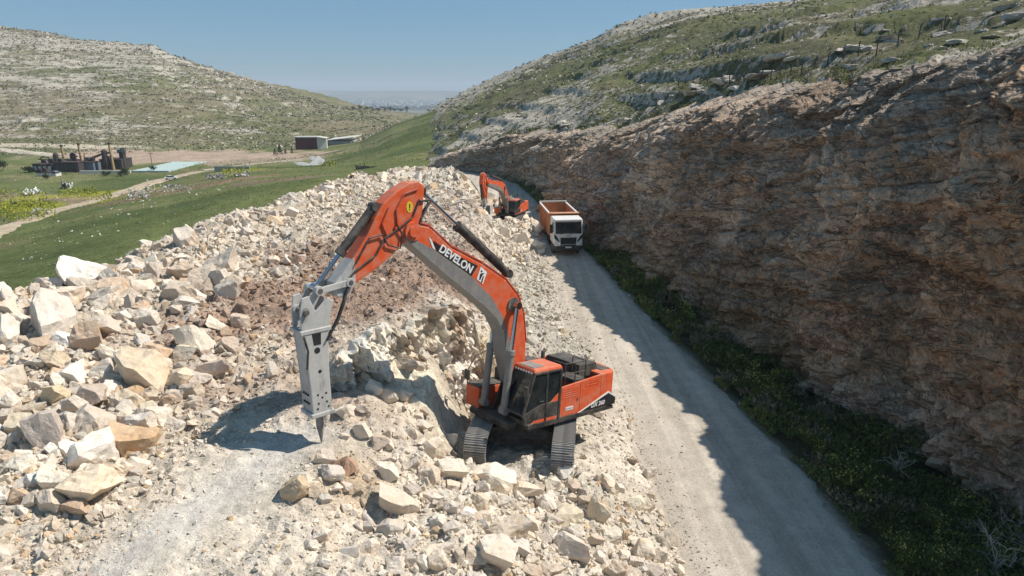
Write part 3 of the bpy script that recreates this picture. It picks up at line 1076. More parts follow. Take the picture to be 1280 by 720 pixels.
def chipped(seed, n, cuts, lim):
    bm = polytope(seed, n)
    bmesh.ops.triangulate(bm, faces=bm.faces)
    for k in range(cuts):
        long = [e for e in bm.edges if e.calc_length() > lim]
        bmesh.ops.subdivide_edges(bm, edges=long, cuts=1)
        bmesh.ops.triangulate(bm, faces=bm.faces)
    bmesh.ops.smooth_vert(bm, verts=bm.verts, factor=.22, use_axis_x=True, use_axis_y=True, use_axis_z=True)
    V, F = bm_arrays(bm)
    N = V / np.linalg.norm(V, axis=1)[:, None]
    d = .075 * fbm(V[:, 0] * 3.2, V[:, 1] * 3.2, V[:, 2] * 3.2, 3, seed) + .04 * ridged(V[:, 0] * 7, V[:, 1] * 7, V[:, 2] * 7, 2, seed + 5)
    return V + N * d[:, None], F


MEDIUM = [chipped(240 + k, 9 + k % 4, 2, .26) for k in range(14)]
SEMI = [chipped(270 + k, 8 + k % 3, 1, .30) for k in range(14)]
SMALL = [bm_arrays(polytope(200 + k, 8 + k % 3)) for k in range(16)]
TINY = [bm_arrays(polytope(300 + k, 6)) for k in range(10)]


def rough_rock(seed, n, squash):
    """a boulder: broken planes, chipped edges, pitted skin"""
    bm = polytope(seed, n, squash)
    bmesh.ops.triangulate(bm, faces=bm.faces)
    for k in range(3):
        long = [e for e in bm.edges if e.calc_length() > .16]
        if not long: break
        bmesh.ops.subdivide_edges(bm, edges=long, cuts=1)
        bmesh.ops.triangulate(bm, faces=bm.faces)
    bmesh.ops.smooth_vert(bm, verts=bm.verts, factor=.25, use_axis_x=True, use_axis_y=True, use_axis_z=True)
    V = np.array([v.co[:] for v in bm.verts])
    N = V / np.linalg.norm(V, axis=1)[:, None]
    d = .050 * fbm(V[:, 0] * 3, V[:, 1] * 3, V[:, 2] * 3, 3, seed) + .035 * ridged(V[:, 0] * 6, V[:, 1] * 6, V[:, 2] * 6, 2, seed + 5)
    V = V + N * d[:, None]
    for v, p in zip(bm.verts, V): v.co = p
    me = bpy.data.meshes.new('stone')
    bm.to_mesh(me); bm.free()
    me.materials.append(M['stone'])
    me.polygons.foreach_set('use_smooth', np.zeros(len(me.polygons), bool))
    return me


BOULD = [rough_rock(400 + k, 11 + k % 5, [(1, .9, .85), (1, .8, .75), (1, .75, .9), (1, .95, .7)][k % 4]) for k in range(22)]


def rand_rot(n, rg, flat=0.0):
    q = rg.normal(size=(n, 4))
    if flat: q[:, 1:3] *= (1 - flat)
    q /= np.linalg.norm(q, axis=1)[:, None]
    w, x, y, z = q.T
    return np.stack([1 - 2 * (y * y + z * z), 2 * (x * y - z * w), 2 * (x * z + y * w), 2 * (x * y + z * w), 1 - 2 * (x * x + z * z), 2 * (y * z - x * w), 2 * (x * z - y * w), 2 * (y * z + x * w), 1 - 2 * (x * x + y * y)], 1).reshape(n, 3, 3)


def scatter(name, pos, size, tint, temps, mat, rg, parent=None, flat=.0, squash=None, kind='stuff'):
    n = len(pos)
    ti = rg.integers(0, len(temps), n)
    Rm = rand_rot(n, rg, flat)
    sc = np.repeat(size[:, None], 3, 1) * rg.uniform(.8, 1.25, (n, 3))
    if squash is not None: sc = sc * np.array(squash)
    Vs, Fs, Cs, b = [], [], [], 0
    for k, (V, F) in enumerate(temps):
        idx = np.where(ti == k)[0]
        if not len(idx): continue
        P = np.einsum('nij,nvj->nvi', Rm[idx], V[None] * sc[idx][:, None, :]) + pos[idx][:, None, :]
        nv = len(V)
        Vs.append(P.reshape(-1, 3))
        Fs.append((F[None] + (b + np.arange(len(idx)) * nv)[:, None, None]).reshape(-1, 3))
        Cs.append(np.repeat(tint[idx], nv, 0))
        b += len(idx) * nv
    me = mesh_np(name, np.concatenate(Vs), [np.concatenate(Fs)], False, np.concatenate(Cs))
    return tag(link(name, me, mat, parent), kind=kind)


# named boulders, placed where the photograph shows them: px, py, width, height (photo pixels), label or None, tint
HERO = [
    (100, 339, 64, 34, 'big flat-topped white slab lying on the bank crest above the grass', (1.25, 1.25, 1.22)),
    (30, 346, 44, 24, 'rounded white boulder on the crest beside the grass, left of the flat white slab', (1.2, 1.2, 1.17)),
    (66, 394, 72, 48, 'largest grey-tan boulder with a sloping top, below the white slab', (.98, .95, .93)),
    (232, 297, 38, 30, 'pale squarish boulder on the bank crest above the green slope', (1.05, 1.03, 1.0)),
    (229, 339, 32, 30, 'brownish boulder with a dark shaded underside just below the crest', (.9, .82, .75)),
    (133, 373, 50, 22, 'long flat cream stone lying beneath the white slab', (1.05, 1.0, .92)),
    (10, 416, 30, 44, 'tall pale boulder cut by the left edge of the photo, beside the largest boulder', (1.15, 1.13, 1.1)),
    (242, 425, 40, 34, 'smooth pale boulder at the right edge of the boulder field', (1.08, 1.05, .98)),
    (180, 462, 60, 46, 'big ochre-stained boulder with a steep face among the cream boulders', (1.0, .90, .76)),
    (220, 473, 46, 30, 'rounded cream boulder next to the ochre-stained boulder', (1.05, .98, .85)),
    (58, 535, 46, 48, 'tall grey boulder with a shaded flat face in the lower boulder cluster', (.98, .95, .93)),
    (118, 525, 48, 36, 'veined cream boulder behind the white block in the lower cluster', (1.08, 1.05, .98)),
    (115, 565, 60, 42, 'bright white angular block in the lower boulder cluster', (1.25, 1.24, 1.22)),
    (170, 550, 50, 44, 'orange-brown pointed boulder tilted on the edge of the lower cluster', (.95, .75, .55)),
    (115, 601, 66, 44, 'large cream boulder with a brown split face at the foot of the cluster', (1.05, .92, .76)),
    (65, 622, 42, 32, 'grey boulder at the bottom of the cluster throwing a dark shadow', (.98, .93, .86)),
    (200, 518, 36, 26, 'white boulder alone at the edge of the dusty path', (1.15, 1.12, 1.05)),
    (620, 686, 50, 42, 'large grey-topped boulder in the rubble in front of the excavator', (1.02, .99, .95)),
    (745, 632, 26, 42, 'upright pale slab standing in the rubble by the road edge', (1.2, 1.15, .98)),
    (620, 596, 54, 30, 'broad white block lying between the excavator tracks', (1.15, 1.12, 1.03)),
    (811, 591, 17, 15, 'small white block lying alone on the road beside the rubble', (1.1, 1.06, 1.0)),
    (790, 575, 15, 10, 'small brown stone lying on the road edge behind the rubble', (.75, .66, .58)),
    (430, 580, 26, 20, 'small reddish stone at the foot of the breaker', (.85, .62, .48)),
    (802, 686, 36, 28, 'cream boulder at the road edge near the bottom of the rubble', (1.15, 1.1, 1.0)),
    (166, 378, 20, 26, None, (1, .92, .85)), (193, 338, 22, 26, None, (1.05, 1, .95)), (62, 355, 34, 22, None, (1.1, 1, .95)), (11, 372, 30, 16, None, (1, .93, .88)),
    (18, 355, 32, 22, None, (1.15, 1.15, 1.12)), (185, 398, 30, 22, None, (1.05, 1.02, .95)), (110, 422, 42, 30, None, (.85, .7, .58)), (72, 450, 30, 26, None, (.95, .85, .7)),
    (100, 466, 42, 28, None, (1.15, 1.12, 1.08)), (230, 441, 28, 22, None, (1.15, 1.12, 1.02)), (265, 460, 36, 26, None, (.85, .75, .68)), (10, 473, 40, 28, None, (1.1, 1.08, 1.0)),
    (68, 599, 32, 30, None, (1.1, 1.05, .95)), (155, 583, 28, 22, None, (1.12, 1.03, .9)), (158, 500, 42, 32, None, (1.08, 1.02, .9)), (115, 492, 36, 28, None, (.92, .85, .78)),
    (28, 530, 34, 24, None, (1.05, 1, .85)), (38, 508, 32, 20, None, (1.1, 1.04, .92)), (32, 577, 34, 24, None, (1.12, 1.08, 1)), (92, 505, 26, 22, None, (1.18, 1.15, 1.1)), (70, 490, 32, 24, None, (1, .92, .72)),
    (765, 668, 30, 22, None, (1.12, 1.1, 1.02)), (710, 646, 38, 26, None, (1.1, 1.05, .9)), (715, 681, 42, 26, None, (1.05, 1, .95)), (600, 625, 30, 18, None, (1, .93, .8)),
    (795, 628, 26, 22, None, (1.15, 1.12, .98)), (835, 673, 28, 26, None, (1.12, 1.08, .98)), (370, 610, 38, 26, None, (1, .9, .72)), (495, 626, 52, 22, None, (1.1, 1.06, .98)),
    (485, 588, 26, 20, None, (1.2, 1.18, 1.12)), (527, 702, 24, 18, None, (1.1, 1.06, .98)), (560, 585, 36, 24, None, (1.12, 1.08, 1)), (655, 610, 30, 20, None, (1.1, 1.05, .95)),
    (540, 560, 30, 24, None, (1.12, 1.08, .98)), (640, 660, 34, 22, None, (1.05, 1, .9)), (690, 605, 26, 18, None, (1.1, 1.05, .92)),
    (185, 510, 30, 20, None, (1.1, 1.05, .9)), (285, 430, 26, 18, None, (.9, .8, .72)), (300, 400, 24, 18, None, (.88, .78, .7)), (140, 440, 34, 24, None, (1.05, 1, .9)), (50, 430, 34, 20, None, (.9, .76, .62)),
]
CF = Vector((0, math.cos(PITCH), -math.sin(PITCH)))
nst = 0
placed = []


def put_boulder(p, w, hgt, tintc, name, parent, deep=.32):
    global nst
    o = bpy.data.objects.new(name, BOULD[(nst * 7 + 3) % len(BOULD)])
    COL.objects.link(o)
    if parent: o.parent = parent
    k = 1.12
    o.scale = (w * k, w * k * random.uniform(.72, .95), max(hgt * k * 1.3, w * .78))
    o.location = p + Vector((0, 0, o.scale.z * (.5 - deep) * .8))
    o.rotation_euler = (random.uniform(-.5, .5), random.uniform(-.5, .5), random.choice((0, math.pi)) + random.uniform(-.45, .45))
    o.color = (*tintc, 1)
    nst += 1
    placed.append((p.x, p.y, w * .5))
    return o


for (a, b, w, hh, lab, tc) in HERO:
    h_ = hit(a, b + hh * .30, BV_PILE, BV_ROAD, BV_FLOOR)
    if h_ is None: continue
    dep = (h_[0] - Vector(CAM)).dot(CF)
    o = put_boulder(h_[0], 1.0 * w * dep / FPX, 1.0 * hh * dep / FPX, tc, 'boulder' if lab else 'stone', None if lab else bank)
    if lab: tag(o, lab, 'boulder', 'boulders lying on the broken rock')

# stones of the bank that can be picked apart: about 240 more
cnt, tries = 0, 0
while cnt < 256 and tries < 9000:
    tries += 1
    z_ = random.random()
    if z_ < .50: a, b = random.uniform(-20, 300), random.uniform(335, 650); s = 17 + 26 * random.random() ** 1.6
    elif z_ < .80: a, b = random.uniform(360, 870), random.uniform(575, 735); s = random.uniform(13, 30)
    elif z_ < .92: a, b = random.uniform(120, 420), random.uniform(235, 350); s = random.uniform(10, 20)
    else: a, b = random.uniform(430, 600), random.uniform(430, 560); s = random.uniform(12, 26)
    if z_ < .5 and a > 300 - (b - 335) * .33: continue
    if b > 560 and 180 < a < 380: continue
    h_ = hit(a, b, BV_PILE)
    if h_ is None or h_[0].z < .1: continue
    p = h_[0]
    if z_ >= .5 and z_ < .8 and p.x > XL(p.y) - .1: continue
    dep = (p - Vector(CAM)).dot(CF)
    w = s * dep / FPX
    if any((p.x - q[0]) ** 2 + (p.y - q[1]) ** 2 < ((w * .5 + q[2]) * .62) ** 2 for q in placed): continue
    # keep clear of the machine
    lp = EXM.inverted() @ p
    if abs(lp.x) < 2.6 and abs(lp.y) < 2.6: continue
    if (p.x - EX2.x) ** 2 + (p.y - EX2.y) ** 2 < 9 or (p - Vector((-5.3, 17.3, 3.9))).length < 1.0: continue
    t_ = random.uniform(.85, 1.15)
    bl_ = random.uniform(.82, 1.0)
    tc = (t_ * 1.06, t_ * 1.06 * (.55 + .45 * bl_), t_ * 1.06 * bl_)
    if z_ < .5 and random.random() < .12: tc = (.92, .76, .62)
    put_boulder(p, w, w * random.uniform(.55, .85), tc, 'stone', bank)
    cnt += 1

# the white ledge that is being broken out: a craggy face under the bank
LP = resample(np.array([(-6.4, 19.5), (-5.3, 19.8), (-4.3, 20.5), (-3.4, 21.2), (-2.6, 22.2), (-1.9, 23.2), (-1.2, 24.0), (-.4, 24.7)]), 150)
lt = np.gradient(LP, axis=0); lt /= np.linalg.norm(lt, axis=1)[:, None]
LN = np.stack([lt[:, 1], -lt[:, 0]], 1)              # outwards, to the open side
q = np.linspace(0, 1, 70)
ls = np.r_[0, np.cumsum(np.linalg.norm(np.diff(LP, axis=0), axis=1))]
fore_z = pile_z(LP[:, 0] + LN[:, 0] * .7, LP[:, 1] + LN[:, 1] * .7) - .5
back_z = pile_z(LP[:, 0] - LN[:, 0] * 2.2, LP[:, 1] - LN[:, 1] * 2.2)
ends = sstep(ls / 1.0) * sstep((ls[-1] - ls) / .8)
top_z = fore_z + .4 + np.maximum(back_z + .45 - fore_z, .3) * ends
face = np.clip(q / .72, 0, 1)
LZ = fore_z[:, None] + (top_z - fore_z)[:, None] * face[None, :]
LB = -.55 * face[None, :] ** 1.5 - 1.3 * np.clip((q - .72) / .28, 0, 1)[None, :] + 0 * LZ
SS = ls[:, None] + 0 * LZ
ld = .26 * blocks(SS, LZ, .95, .80, 187, .08) + .14 * blocks(SS + .3 * LZ, LZ, .42, .36, 188, .12) + .40 * plates(fbm(SS * .55 + .3 * LZ, LZ * .30, 0, 3, 180), 3) + .35 * plates(fbm(SS * 1.5, LZ * 1.1, 3, 3, 181), 2.5) + .20 * ridged(SS * 2.2, LZ * 1.6, 0, 3, 182) + .06 * fbm(SS * 7, LZ * 7, 0, 2, 183)
ld *= (1 - .6 * np.clip((q - .72) / .28, 0, 1))[None, :] * (.3 + .7 * ends[:, None])
LZ = LZ + .18 * fbm(SS * 1.3, q[None, :] * 4, 7, 3, 184) * np.clip(q / .3, 0, 1)[None, :]
LZ[:, -14:] -= np.linspace(0, 1.1, 14)[None, :]
LX = LP[:, 0:1] + LN[:, 0:1] * (LB + ld)
LY = LP[:, 1:2] + LN[:, 1:2] * (LB + ld)
lc = np.empty((150, 70, 3)); lc[:] = (.74, .69, .60)
yl = sstep(.3 + 1.4 * fbm(SS * .8, LZ * .8, 5, 3, 185))[..., None]
lc = lc * (1 - .5 * yl) + np.array((.68, .59, .43)) * .5 * yl
br_ = sstep(-.35 + 1.6 * fbm(SS * .9, LZ * .7, 9, 3, 186) + .9 * np.clip((q - .6) / .4, 0, 1)[None, :])[..., None]
lc = lc * (1 - .7 * br_) + np.array((.40, .29, .20)) * .7 * br_
me = mesh_np('ledge', np.stack([LX, LY, LZ], 2).reshape(-1, 3), [grid_faces(150, 70)], False, lc.reshape(-1, 3))
link('ledge', me, M['rubble'], bank)

# small rubble, joined
rg = np.random.default_rng(11)


def rubble(n, ylo, yhi, pxmin, pxmax, power, name, temps, accept):
    Y = np.exp(rg.uniform(math.log(ylo), math.log(yhi), n * 3))
    q = rg.uniform(0, 1, n * 3)
    a, b = np.maximum(-1.0 * Y - 4, -28), XL(Y) + .4
    X = a * (1 - q) + b * q
    Z = pile_z(X, Y)
    xc = Xc_(Y)
    keep = (Z > .05) & (X > xc - 3.0) & (rg.uniform(0, 1, n * 3) < accept(X, Y, Z))
    lx = (X - EXB.x) * _h.x + (Y - EXB.y) * _h.y
    ly = (X - EXB.x) * _l.x + (Y - EXB.y) * _l.y
    keep &= ~((np.abs(lx) < 2.3) & (np.abs(ly) < 2.0) & (rg.uniform(0, 1, n * 3) < .85))
    X, Y, Z = X[keep][:n], Y[keep][:n], Z[keep][:n]
    dep = Y * math.cos(PITCH) - (Z - CAM_H) * math.sin(PITCH)
    s = np.minimum(pxmin * rg.uniform(0, 1, len(X)) ** (-power), pxmax) * dep / FPX
    path = np.exp(-((X + 6.3 + (17 - Y) * .45) / 1.6) ** 2) * sstep((19 - Y) / 1.5)
    s *= 1 - .45 * path
    c = pile_col(X, Y, Z)
    br = rg.uniform(.82, 1.22, len(X))[:, None]
    c = c * br * (1 + rg.normal(size=(len(X), 1)) * np.array((-.01, .004, .03)))
    lift = rg.uniform(0, 1, len(X)) < .55 - .45 * red_zone(X, Y)
    c = np.where(lift[:, None], c * .45 + np.array((.73, .665, .575)) * .55 * br, c)
    och = rg.uniform(0, 1, len(X)) < .08
    c = np.where(och[:, None], c * np.array((.94, .80, .64)), c)
    pos = np.stack([X, Y, Z + s * (.12 if pxmax < 20 else .0)], 1)
    return scatter(name, pos, s, np.clip(c, .02, .85), temps, M['rubble'], rg, bank, flat=.3)


def dens_left(X, Y, Z):
    return (1 - .9 * red_zone(X, Y)) * np.clip(sstep((-8.5 - X + (Y - 20) * .05) / 2.0) * sstep((31 - Y) / 6) + .10 * sstep((18.5 - Y) / 2) * sstep((X + 3) / 1.5), 0, 1)


def dens_big(X, Y, Z):
    left = sstep((-7 - X + (Y - 20) * .1) / 2.5)
    fore = sstep((20 - Y) / 2) * sstep((X + 3.5) / 1.5)
    far = sstep((Y - 48) / 8) * .12
    crest = sstep((Y - 28) / 6) * sstep((50 - Y) / 8) * sstep((Xc_(Y) + 4 - X) / 2) * .5
    return (1 - .8 * red_zone(X, Y)) * np.clip(.05 + .85 * left * (Y < 34) + .5 * fore + far + crest, 0, 1) * off_ledge(X, Y, Z)


def off_ledge(X, Y, Z):
    return 1 - .80 * np.exp(-((((X + 3.0) * .7 + (Y - 22) * .7) / 2.6) ** 4 + (((X + 3.0) * .7 - (Y - 22) * .7) / 1.1) ** 4))


def dens_mid(X, Y, Z):
    left = sstep((-7 - X + (Y - 20) * .1) / 2.5) * (Y < 36)
    fore = sstep((20 - Y) / 2) * sstep((X + 4) / 1.5)
    crest = sstep((Y - 30) / 8) * sstep((Xc_(Y) + 5 - X) / 3)
    far = sstep((Y - 50) / 8) * .6
    return (1 - .75 * red_zone(X, Y)) * np.clip(.20 + .7 * left + 1.0 * fore + .6 * crest + far, 0, 1) * dens_small(X, Y, Z) * off_ledge(X, Y, Z)


def dens_small(X, Y, Z):
    path = np.exp(-((X + 6.3 + (17 - Y) * .45) / 1.2) ** 2) * sstep((19 - Y) / 1.5)
    return 1 - .5 * path


rubble(2300, 8.5, 40, 11, 23, .25, 'rubble', MEDIUM, dens_left)
rubble(5200, 8.5, 84, 8.0, 24, .30, 'rubble', SEMI, dens_big)
rubble(19000, 8.5, 84, 4.6, 10.5, .30, 'rubble', SMALL, dens_mid)
rubble(52000, 8.5, 84, 2.0, 4.8, .32, 'rubble', TINY, off_ledge)

# loose gravel along the road edge and spilt on it
n = 2600
Y = np.exp(rg.uniform(math.log(9), math.log(90), n)); e = np.abs(rg.normal(size=n)) ** 1.6 * .55
X = XL(Y) - .1 + e
far_ = rg.uniform(0, 1, n) < .10
X = np.where(far_, XL(Y) + rg.uniform(0, 1, n) * (XR(Y) - XL(Y)), X)
s = (2.0 + 3.0 * rg.uniform(0, 1, n) ** 3) * np.maximum(Y, 12) / FPX * np.where(far_, .6, 1)
c = np.array((.58, .52, .43)) * rg.uniform(.7, 1.15, n)[:, None]
scatter('gravel', np.stack([X, Y, np.full(n, .05) + s * .1], 1), s, c, TINY, M['rubble'], rg, None, .3)

# ------------------------------------------------------------------ excavators
def text_mesh(s, size, name, m, depth=.006, bold=.0, font_shear=0):
    c = bpy.data.curves.new('lettering', 'FONT')
    c.body = s
    c.size = size
    c.extrude = depth
    c.offset = bold
    c.shear = font_shear
    c.align_x = 'LEFT'
    o = bpy.data.objects.new('tmp', c)
    COL.objects.link(o)
    dg = bpy.context.evaluated_depsgraph_get()
    me = bpy.data.meshes.new_from_object(o.evaluated_get(dg))
    bpy.data.objects.remove(o)
    me.materials.clear(); me.materials.append(m)
    me.name = name
    return me


def frame2d(p0, p1, y, flipup=False):
    """matrix whose X runs from p0 to p1 in the side plane (x,z), Z = +y (towards the near side)"""
    X = Vector((p1[0] - p0[0], 0, p1[1] - p0[1])).normalized()
    Zv = Vector((0, 1, 0))
    Yv = Zv.cross(X)
    return Matrix(((X.x, Yv.x, Zv.x, p0[0]), (X.y, Yv.y, Zv.y, y), (X.z, Yv.z, Zv.z, p0[1]), (0, 0, 0, 1)))


def rot2(p, c, a, s=1.0, to=None):
    x, z = p[0] - c[0], p[1] - c[1]
    to = to or c
    return (to[0] + s * (x * math.cos(a) - z * math.sin(a)), to[1] + s * (x * math.sin(a) + z * math.cos(a)))


SHOE = None


def shoe_mesh():
    b = MB()
    b.box((0, 0, 0), (.205, .74, .035))
    for x in (-.075, 0, .075): b.box((x, 0, .036), (.022, .74, .034), top=(.6, 1))
    return b.mesh('track_shoe', M['shoe'])


def make_track(root, side, trk, gauge=1.42):
    T = Matrix.Rotation(trk, 4, 'Z') @ Matrix.Translation((0, side * gauge, 0))
    b = MB()
    prof = [(-1.95, .30), (-2.15, .5), (-1.9, .72), (1.9, .72), (2.15, .5), (1.95, .30)]
    b.prism(prof, -.20, .20)
    b.box((0, 0, .80), (2.6, .34, .10))
    tr = b.build('crawler_track', M['black'], root, .02, T)
    for x, nm in ((2.08, 'idler'), (-2.08, 'sprocket')):
        w = MB()
        w.cyl((x, -.16, .52), (x, .16, .52), .40, n=20)
        w.cyl((x, -.22, .52), (x, .22, .52), .16, n=12)
        if nm == 'sprocket':
            for k in range(14):
                a = k / 14 * 2 * math.pi
                w.box((x + .41 * math.cos(a), 0, .52 + .41 * math.sin(a)), (.07, .09, .07), Matrix.Rotation(-a, 3, 'Y'))
        w.build(nm, M['steel'], tr)
    for k in range(7):
        x = -1.55 + k * .52
        w = MB(); w.cyl((x, -.19, .21), (x, .19, .21), .15, n=14)
        w.build('track_roller', M['steel'], tr)
    global SHOE
    if SHOE is None: SHOE = shoe_mesh()
    n, r, xl = 52, .475, 2.08
    per = 4 * xl + 2 * math.pi * r
    for k in range(n):
        s = per * k / n
        if s < 2 * xl: p, a = (-xl + s, .52 + r), 0
        elif s < 2 * xl + math.pi * r:
            t = (s - 2 * xl) / r
            p, a = (xl + r * math.sin(t), .52 + r * math.cos(t)), t
        elif s < 4 * xl + math.pi * r: p, a = (xl - (s - 2 * xl - math.pi * r), .52 - r), math.pi
        else:
            t = (s - 4 * xl - math.pi * r) / r
            p, a = (-xl - r * math.sin(t), .52 - r * math.cos(t)), math.pi + t
        if a == 0: p = (p[0], p[1] - .018 * math.sin(math.pi * (p[0] + xl) / (2 * xl)))
        o = bpy.data.objects.new('track_shoe', SHOE)
        COL.objects.link(o)
        o.parent = tr
        o.matrix_local = Matrix.Translation((p[0], 0, p[1])) @ Matrix.Rotation(a, 4, 'Y')
    return tr


def cylinder(name, root, p0, p1, y, r, frac=.55, m_='black', rodr=.5):
    """hydraulic cylinder: barrel from p0, polished rod to p1"""
    a, b = Vector((p0[0], y, p0[1])), Vector((p1[0], y, p1[1]))
    mid = a + (b - a) * frac
    d = (b - a).normalized()
    w = MB()
    w.cyl(a, mid, r, n=16)
    w.cyl(mid - d * .10, mid + d * .06, r * 1.22, n=16)
    w.cyl(a - Vector((0, r * 1.1, 0)), a + Vector((0, r * 1.1, 0)), r * 1.05, n=14)
    o = smooth_by_angle(w.build(name, M[m_], root))
    w = MB()
    w.cyl(mid, b, r * rodr, n=12)
    w.cyl(b - Vector((0, r, 0)), b + Vector((0, r, 0)), r * .95, n=14)
    smooth_by_angle(w.build('rod', M['chrome'], o))
    s = MB()
    s.tube([a + d * .2 + Vector((0, 0, r + .03)), a + d * .3 + Vector((0, 0, r + .05)), mid - d * .15 + Vector((0, 0, r + .05)), mid - d * .08 + Vector((0, 0, r))], .022, 6)
    s.build('oil_pipe', M['hose'], o)
    return o


def excavator(root, pose):
    trk = pose['trk']
    # ---- undercarriage
    for sd in (1, -1): make_track(root, sd, trk)
    T = Matrix.Rotation(trk, 4, 'Z')
    b = MB()
    b.box((0, 0, .72), (1.7, 1.5, .42), top=(.8, .9))
    for sx in (-1, 1):
        for sy in (-1, 1):
            b.prism([(.35, .55), (.95, .40), (1.5, .42), (1.5, .72), (.9, .80), (.35, .92)], sx * .55 - .24, sx * .55 + .24, 'x') if sy > 0 else \
                b.prism([(-x, z) for x, z in [(.35, .55), (.95, .40), (1.5, .42), (1.5, .72), (.9, .80), (.35, .92)]], sx * .55 - .24, sx * .55 + .24, 'x')
    b.build('track_frame', M['black'], root, .02, T)
    b = MB(); b.cyl((0, 0, .92), (0, 0, 1.16), .72, n=32)
    smooth_by_angle(b.build('slewing_ring', M['steel'], root))
    # ---- upper deck
    b = MB()
    b.box((-.55, 0, 1.27), (4.6, 2.1, .22))
    b.box((-1.2, .0, 1.24), (3.6, 2.86, .14))
    b.prism([(.9, 1.20), (1.30, 1.22), (1.30, 1.38), (.9, 1.40)], .42, 1.5)
    b.build('upper_deck', M['black'], root, .02)
    # boom bracket
    b = MB()
    for y in (-.46, .40): b.prism([(-.2, 1.35), (1.25, 1.35), (1.05, 1.9), (.85, 2.45), (.55, 2.45), (.1, 1.9)], y, y + .06)
    b.build('boom_bracket', M['black'], root, .01)
    # counterweight, curved tail
    b = MB()
    out = [(-2.15, -1.47)]
    for k in range(15):
        a = -math.pi / 2 + math.pi * k / 14
        out.append((-2.55 - .72 * math.cos(a) ** .6 if abs(math.cos(a)) > 1e-6 else -2.55, 1.47 * math.sin(a)))
    out.append((-2.15, 1.47))
    b.prism(out, 1.30, 2.62, 'z')
    cw = b.build('counterweight', M['orange'], root, .06)
    b = MB()
    b.prism([(x * 1.0 - .008, y * 1.004) for x, y in out], 1.26, 1.50, 'z')
    b.build('lower_band', M['blackdecal'], cw, .02)
    # side panels (near +y carries the louvres, decal and plate)
    for sy in (1, -1):
        y0, y1 = (1.40, 1.475) if sy > 0 else (-1.475, -1.40)
        prof = [(1.18, 1.36), (-.05, 2.28), (-.10, 2.42), (-2.16, 2.60), (-2.16, 1.36)] if sy > 0 else [(.35, 1.36), (.35, 2.15), (-.10, 2.42), (-2.16, 2.60), (-2.16, 1.36)]
        b = MB(); b.prism(prof, y0, y1)
        sp = b.build('side_panel', M['orange'], root, .02)
        yo = 1.475 if sy > 0 else -1.475
        for zc in (2.34, 2.26, 2.18, 2.10, 2.02):
            b = MB(); b.box((-.62, yo, zc), (.78, .022, .030)); b.build('louvre', M['orange'], sp)
        for zc in (2.46, 2.39, 2.30):
            b = MB(); b.box((-1.72, yo, zc), (.72, .022, .034)); b.build('louvre', M['orange'], sp)
        for x in (-1.12, -.18):
            b = MB(); b.box((x, yo, 1.95), (.012, .012, .95)); b.build('panel_seam', M['black'], sp)
        b = MB(); b.box((-1.0, yo, 1.88), (.05, .03, .09)); b.build('panel_latch', M['black'], sp)
        if sy > 0:
            b = MB(); b.box((-.62, 1.482, 1.62), (.36, .012, .12))
            pl = b.build('number_plate', M['whitedecal'], sp)
            for k in range(5):
                b = MB(); b.box((-.75 + k * .065, 1.490, 1.62), (.034, .006, .05))
                b.build('plate_mark', M['grey'], pl)
        b = MB(); b.prism([(1.22, 1.18), (1.22, 1.36), (-2.6, 1.36), (-2.6, 1.20)], yo - .04 * sy, yo + .012 * sy)
        b.build('sill', M['black'], sp, .01)
    if pose.get('marks'):
        b = MB(); b.prism([(-1.18, 1.37), (-2.62, 1.84), (-3.02, 1.62), (-3.02, 1.37)], 1.462, 1.482)
        st = b.build('decal_stripe', M['blackdecal'], cw)
        b = MB(); b.prism([(-1.18, 1.37), (-2.62, 1.84), (-3.02, 1.62), (-3.02, 1.68), (-2.62, 1.91), (-1.06, 1.37)], 1.466, 1.486)
        b.build('white_edge', M['whitedecal'], st)
        tm = text_mesh('DX 360', .22, 'lettering', M['whitedecal'], .004, .004, .25)
        o = link('lettering', tm, None, st)
        o.matrix_local = frame2d((-1.72, 1.44), (-2.9, 1.475), 1.488)
    # engine hood and things on the deck
    b = MB(); b.box((-2.05, .05, 2.66), (1.05, 1.9, .44), top=(.86, .88))
    b.box((-1.2, .9, 2.48), (.6, .9, .16))
    b.box((-2.75, 0, 2.62), (.5, 2.3, .06))
    b.build('engine_hood', M['black'], root, .06)
    b = MB(); b.box((-.95, -.85, 2.50), (1.3, 1.05, .24)); b.box((-.7, -.9, 2.72), (.6, .6, .28), top=(.8, .8))
    b.cyl((-.35, -.55, 2.72), (-.95, -.55, 2.74), .17, n=14)
    b.build('engine_cover', M['black'], root, .04)
    b = MB(); b.cyl((-1.25, -.65, 2.6), (-1.25, -.65, 3.05), .075, n=12); b.cyl((-1.25, -.65, 3.05), (-1.36, -.65, 3.16), .07, n=12)
    b.build('exhaust_pipe', M['steel'], root)
    b = MB()
    for x in (-.45, -.95, -1.45):
        b.tube([(x, 1.34, 2.4), (x, 1.34, 3.18)], .022, 6)
    b.tube([(-.45, 1.34, 3.18), (-1.45, 1.34, 3.18)], .022, 6)
    b.tube([(-.45, 1.34, 2.82), (-1.45, 1.34, 2.82)], .018, 6)
    b.tube([(-1.45, 1.34, 3.18), (-1.45, .7, 3.18), (-1.45, .7, 2.6)], .022, 6)
    b.tube([(-.45, 1.34, 3.18), (-.45, .75, 3.18), (-.45, .75, 2.5)], .022, 6)
    b.build('handrail', M['black'], root)
    # right front box with its rail and mirror
    b = MB(); b.box((1.05, -1.08, 1.74), (1.25, .72, .76))
    tb = b.build('tool_box', M['orange'], root, .05)
    b = MB(); b.box((1.05, -1.08, 2.135), (1.22, .70, .03)); b.build('anti_slip_plate', M['black'], tb)
    b = MB(); b.box((-.1, -1.08, 1.98), (1.0, .74, 1.1)); b.build('fuel_tank', M['black'], root, .05)
    b = MB()
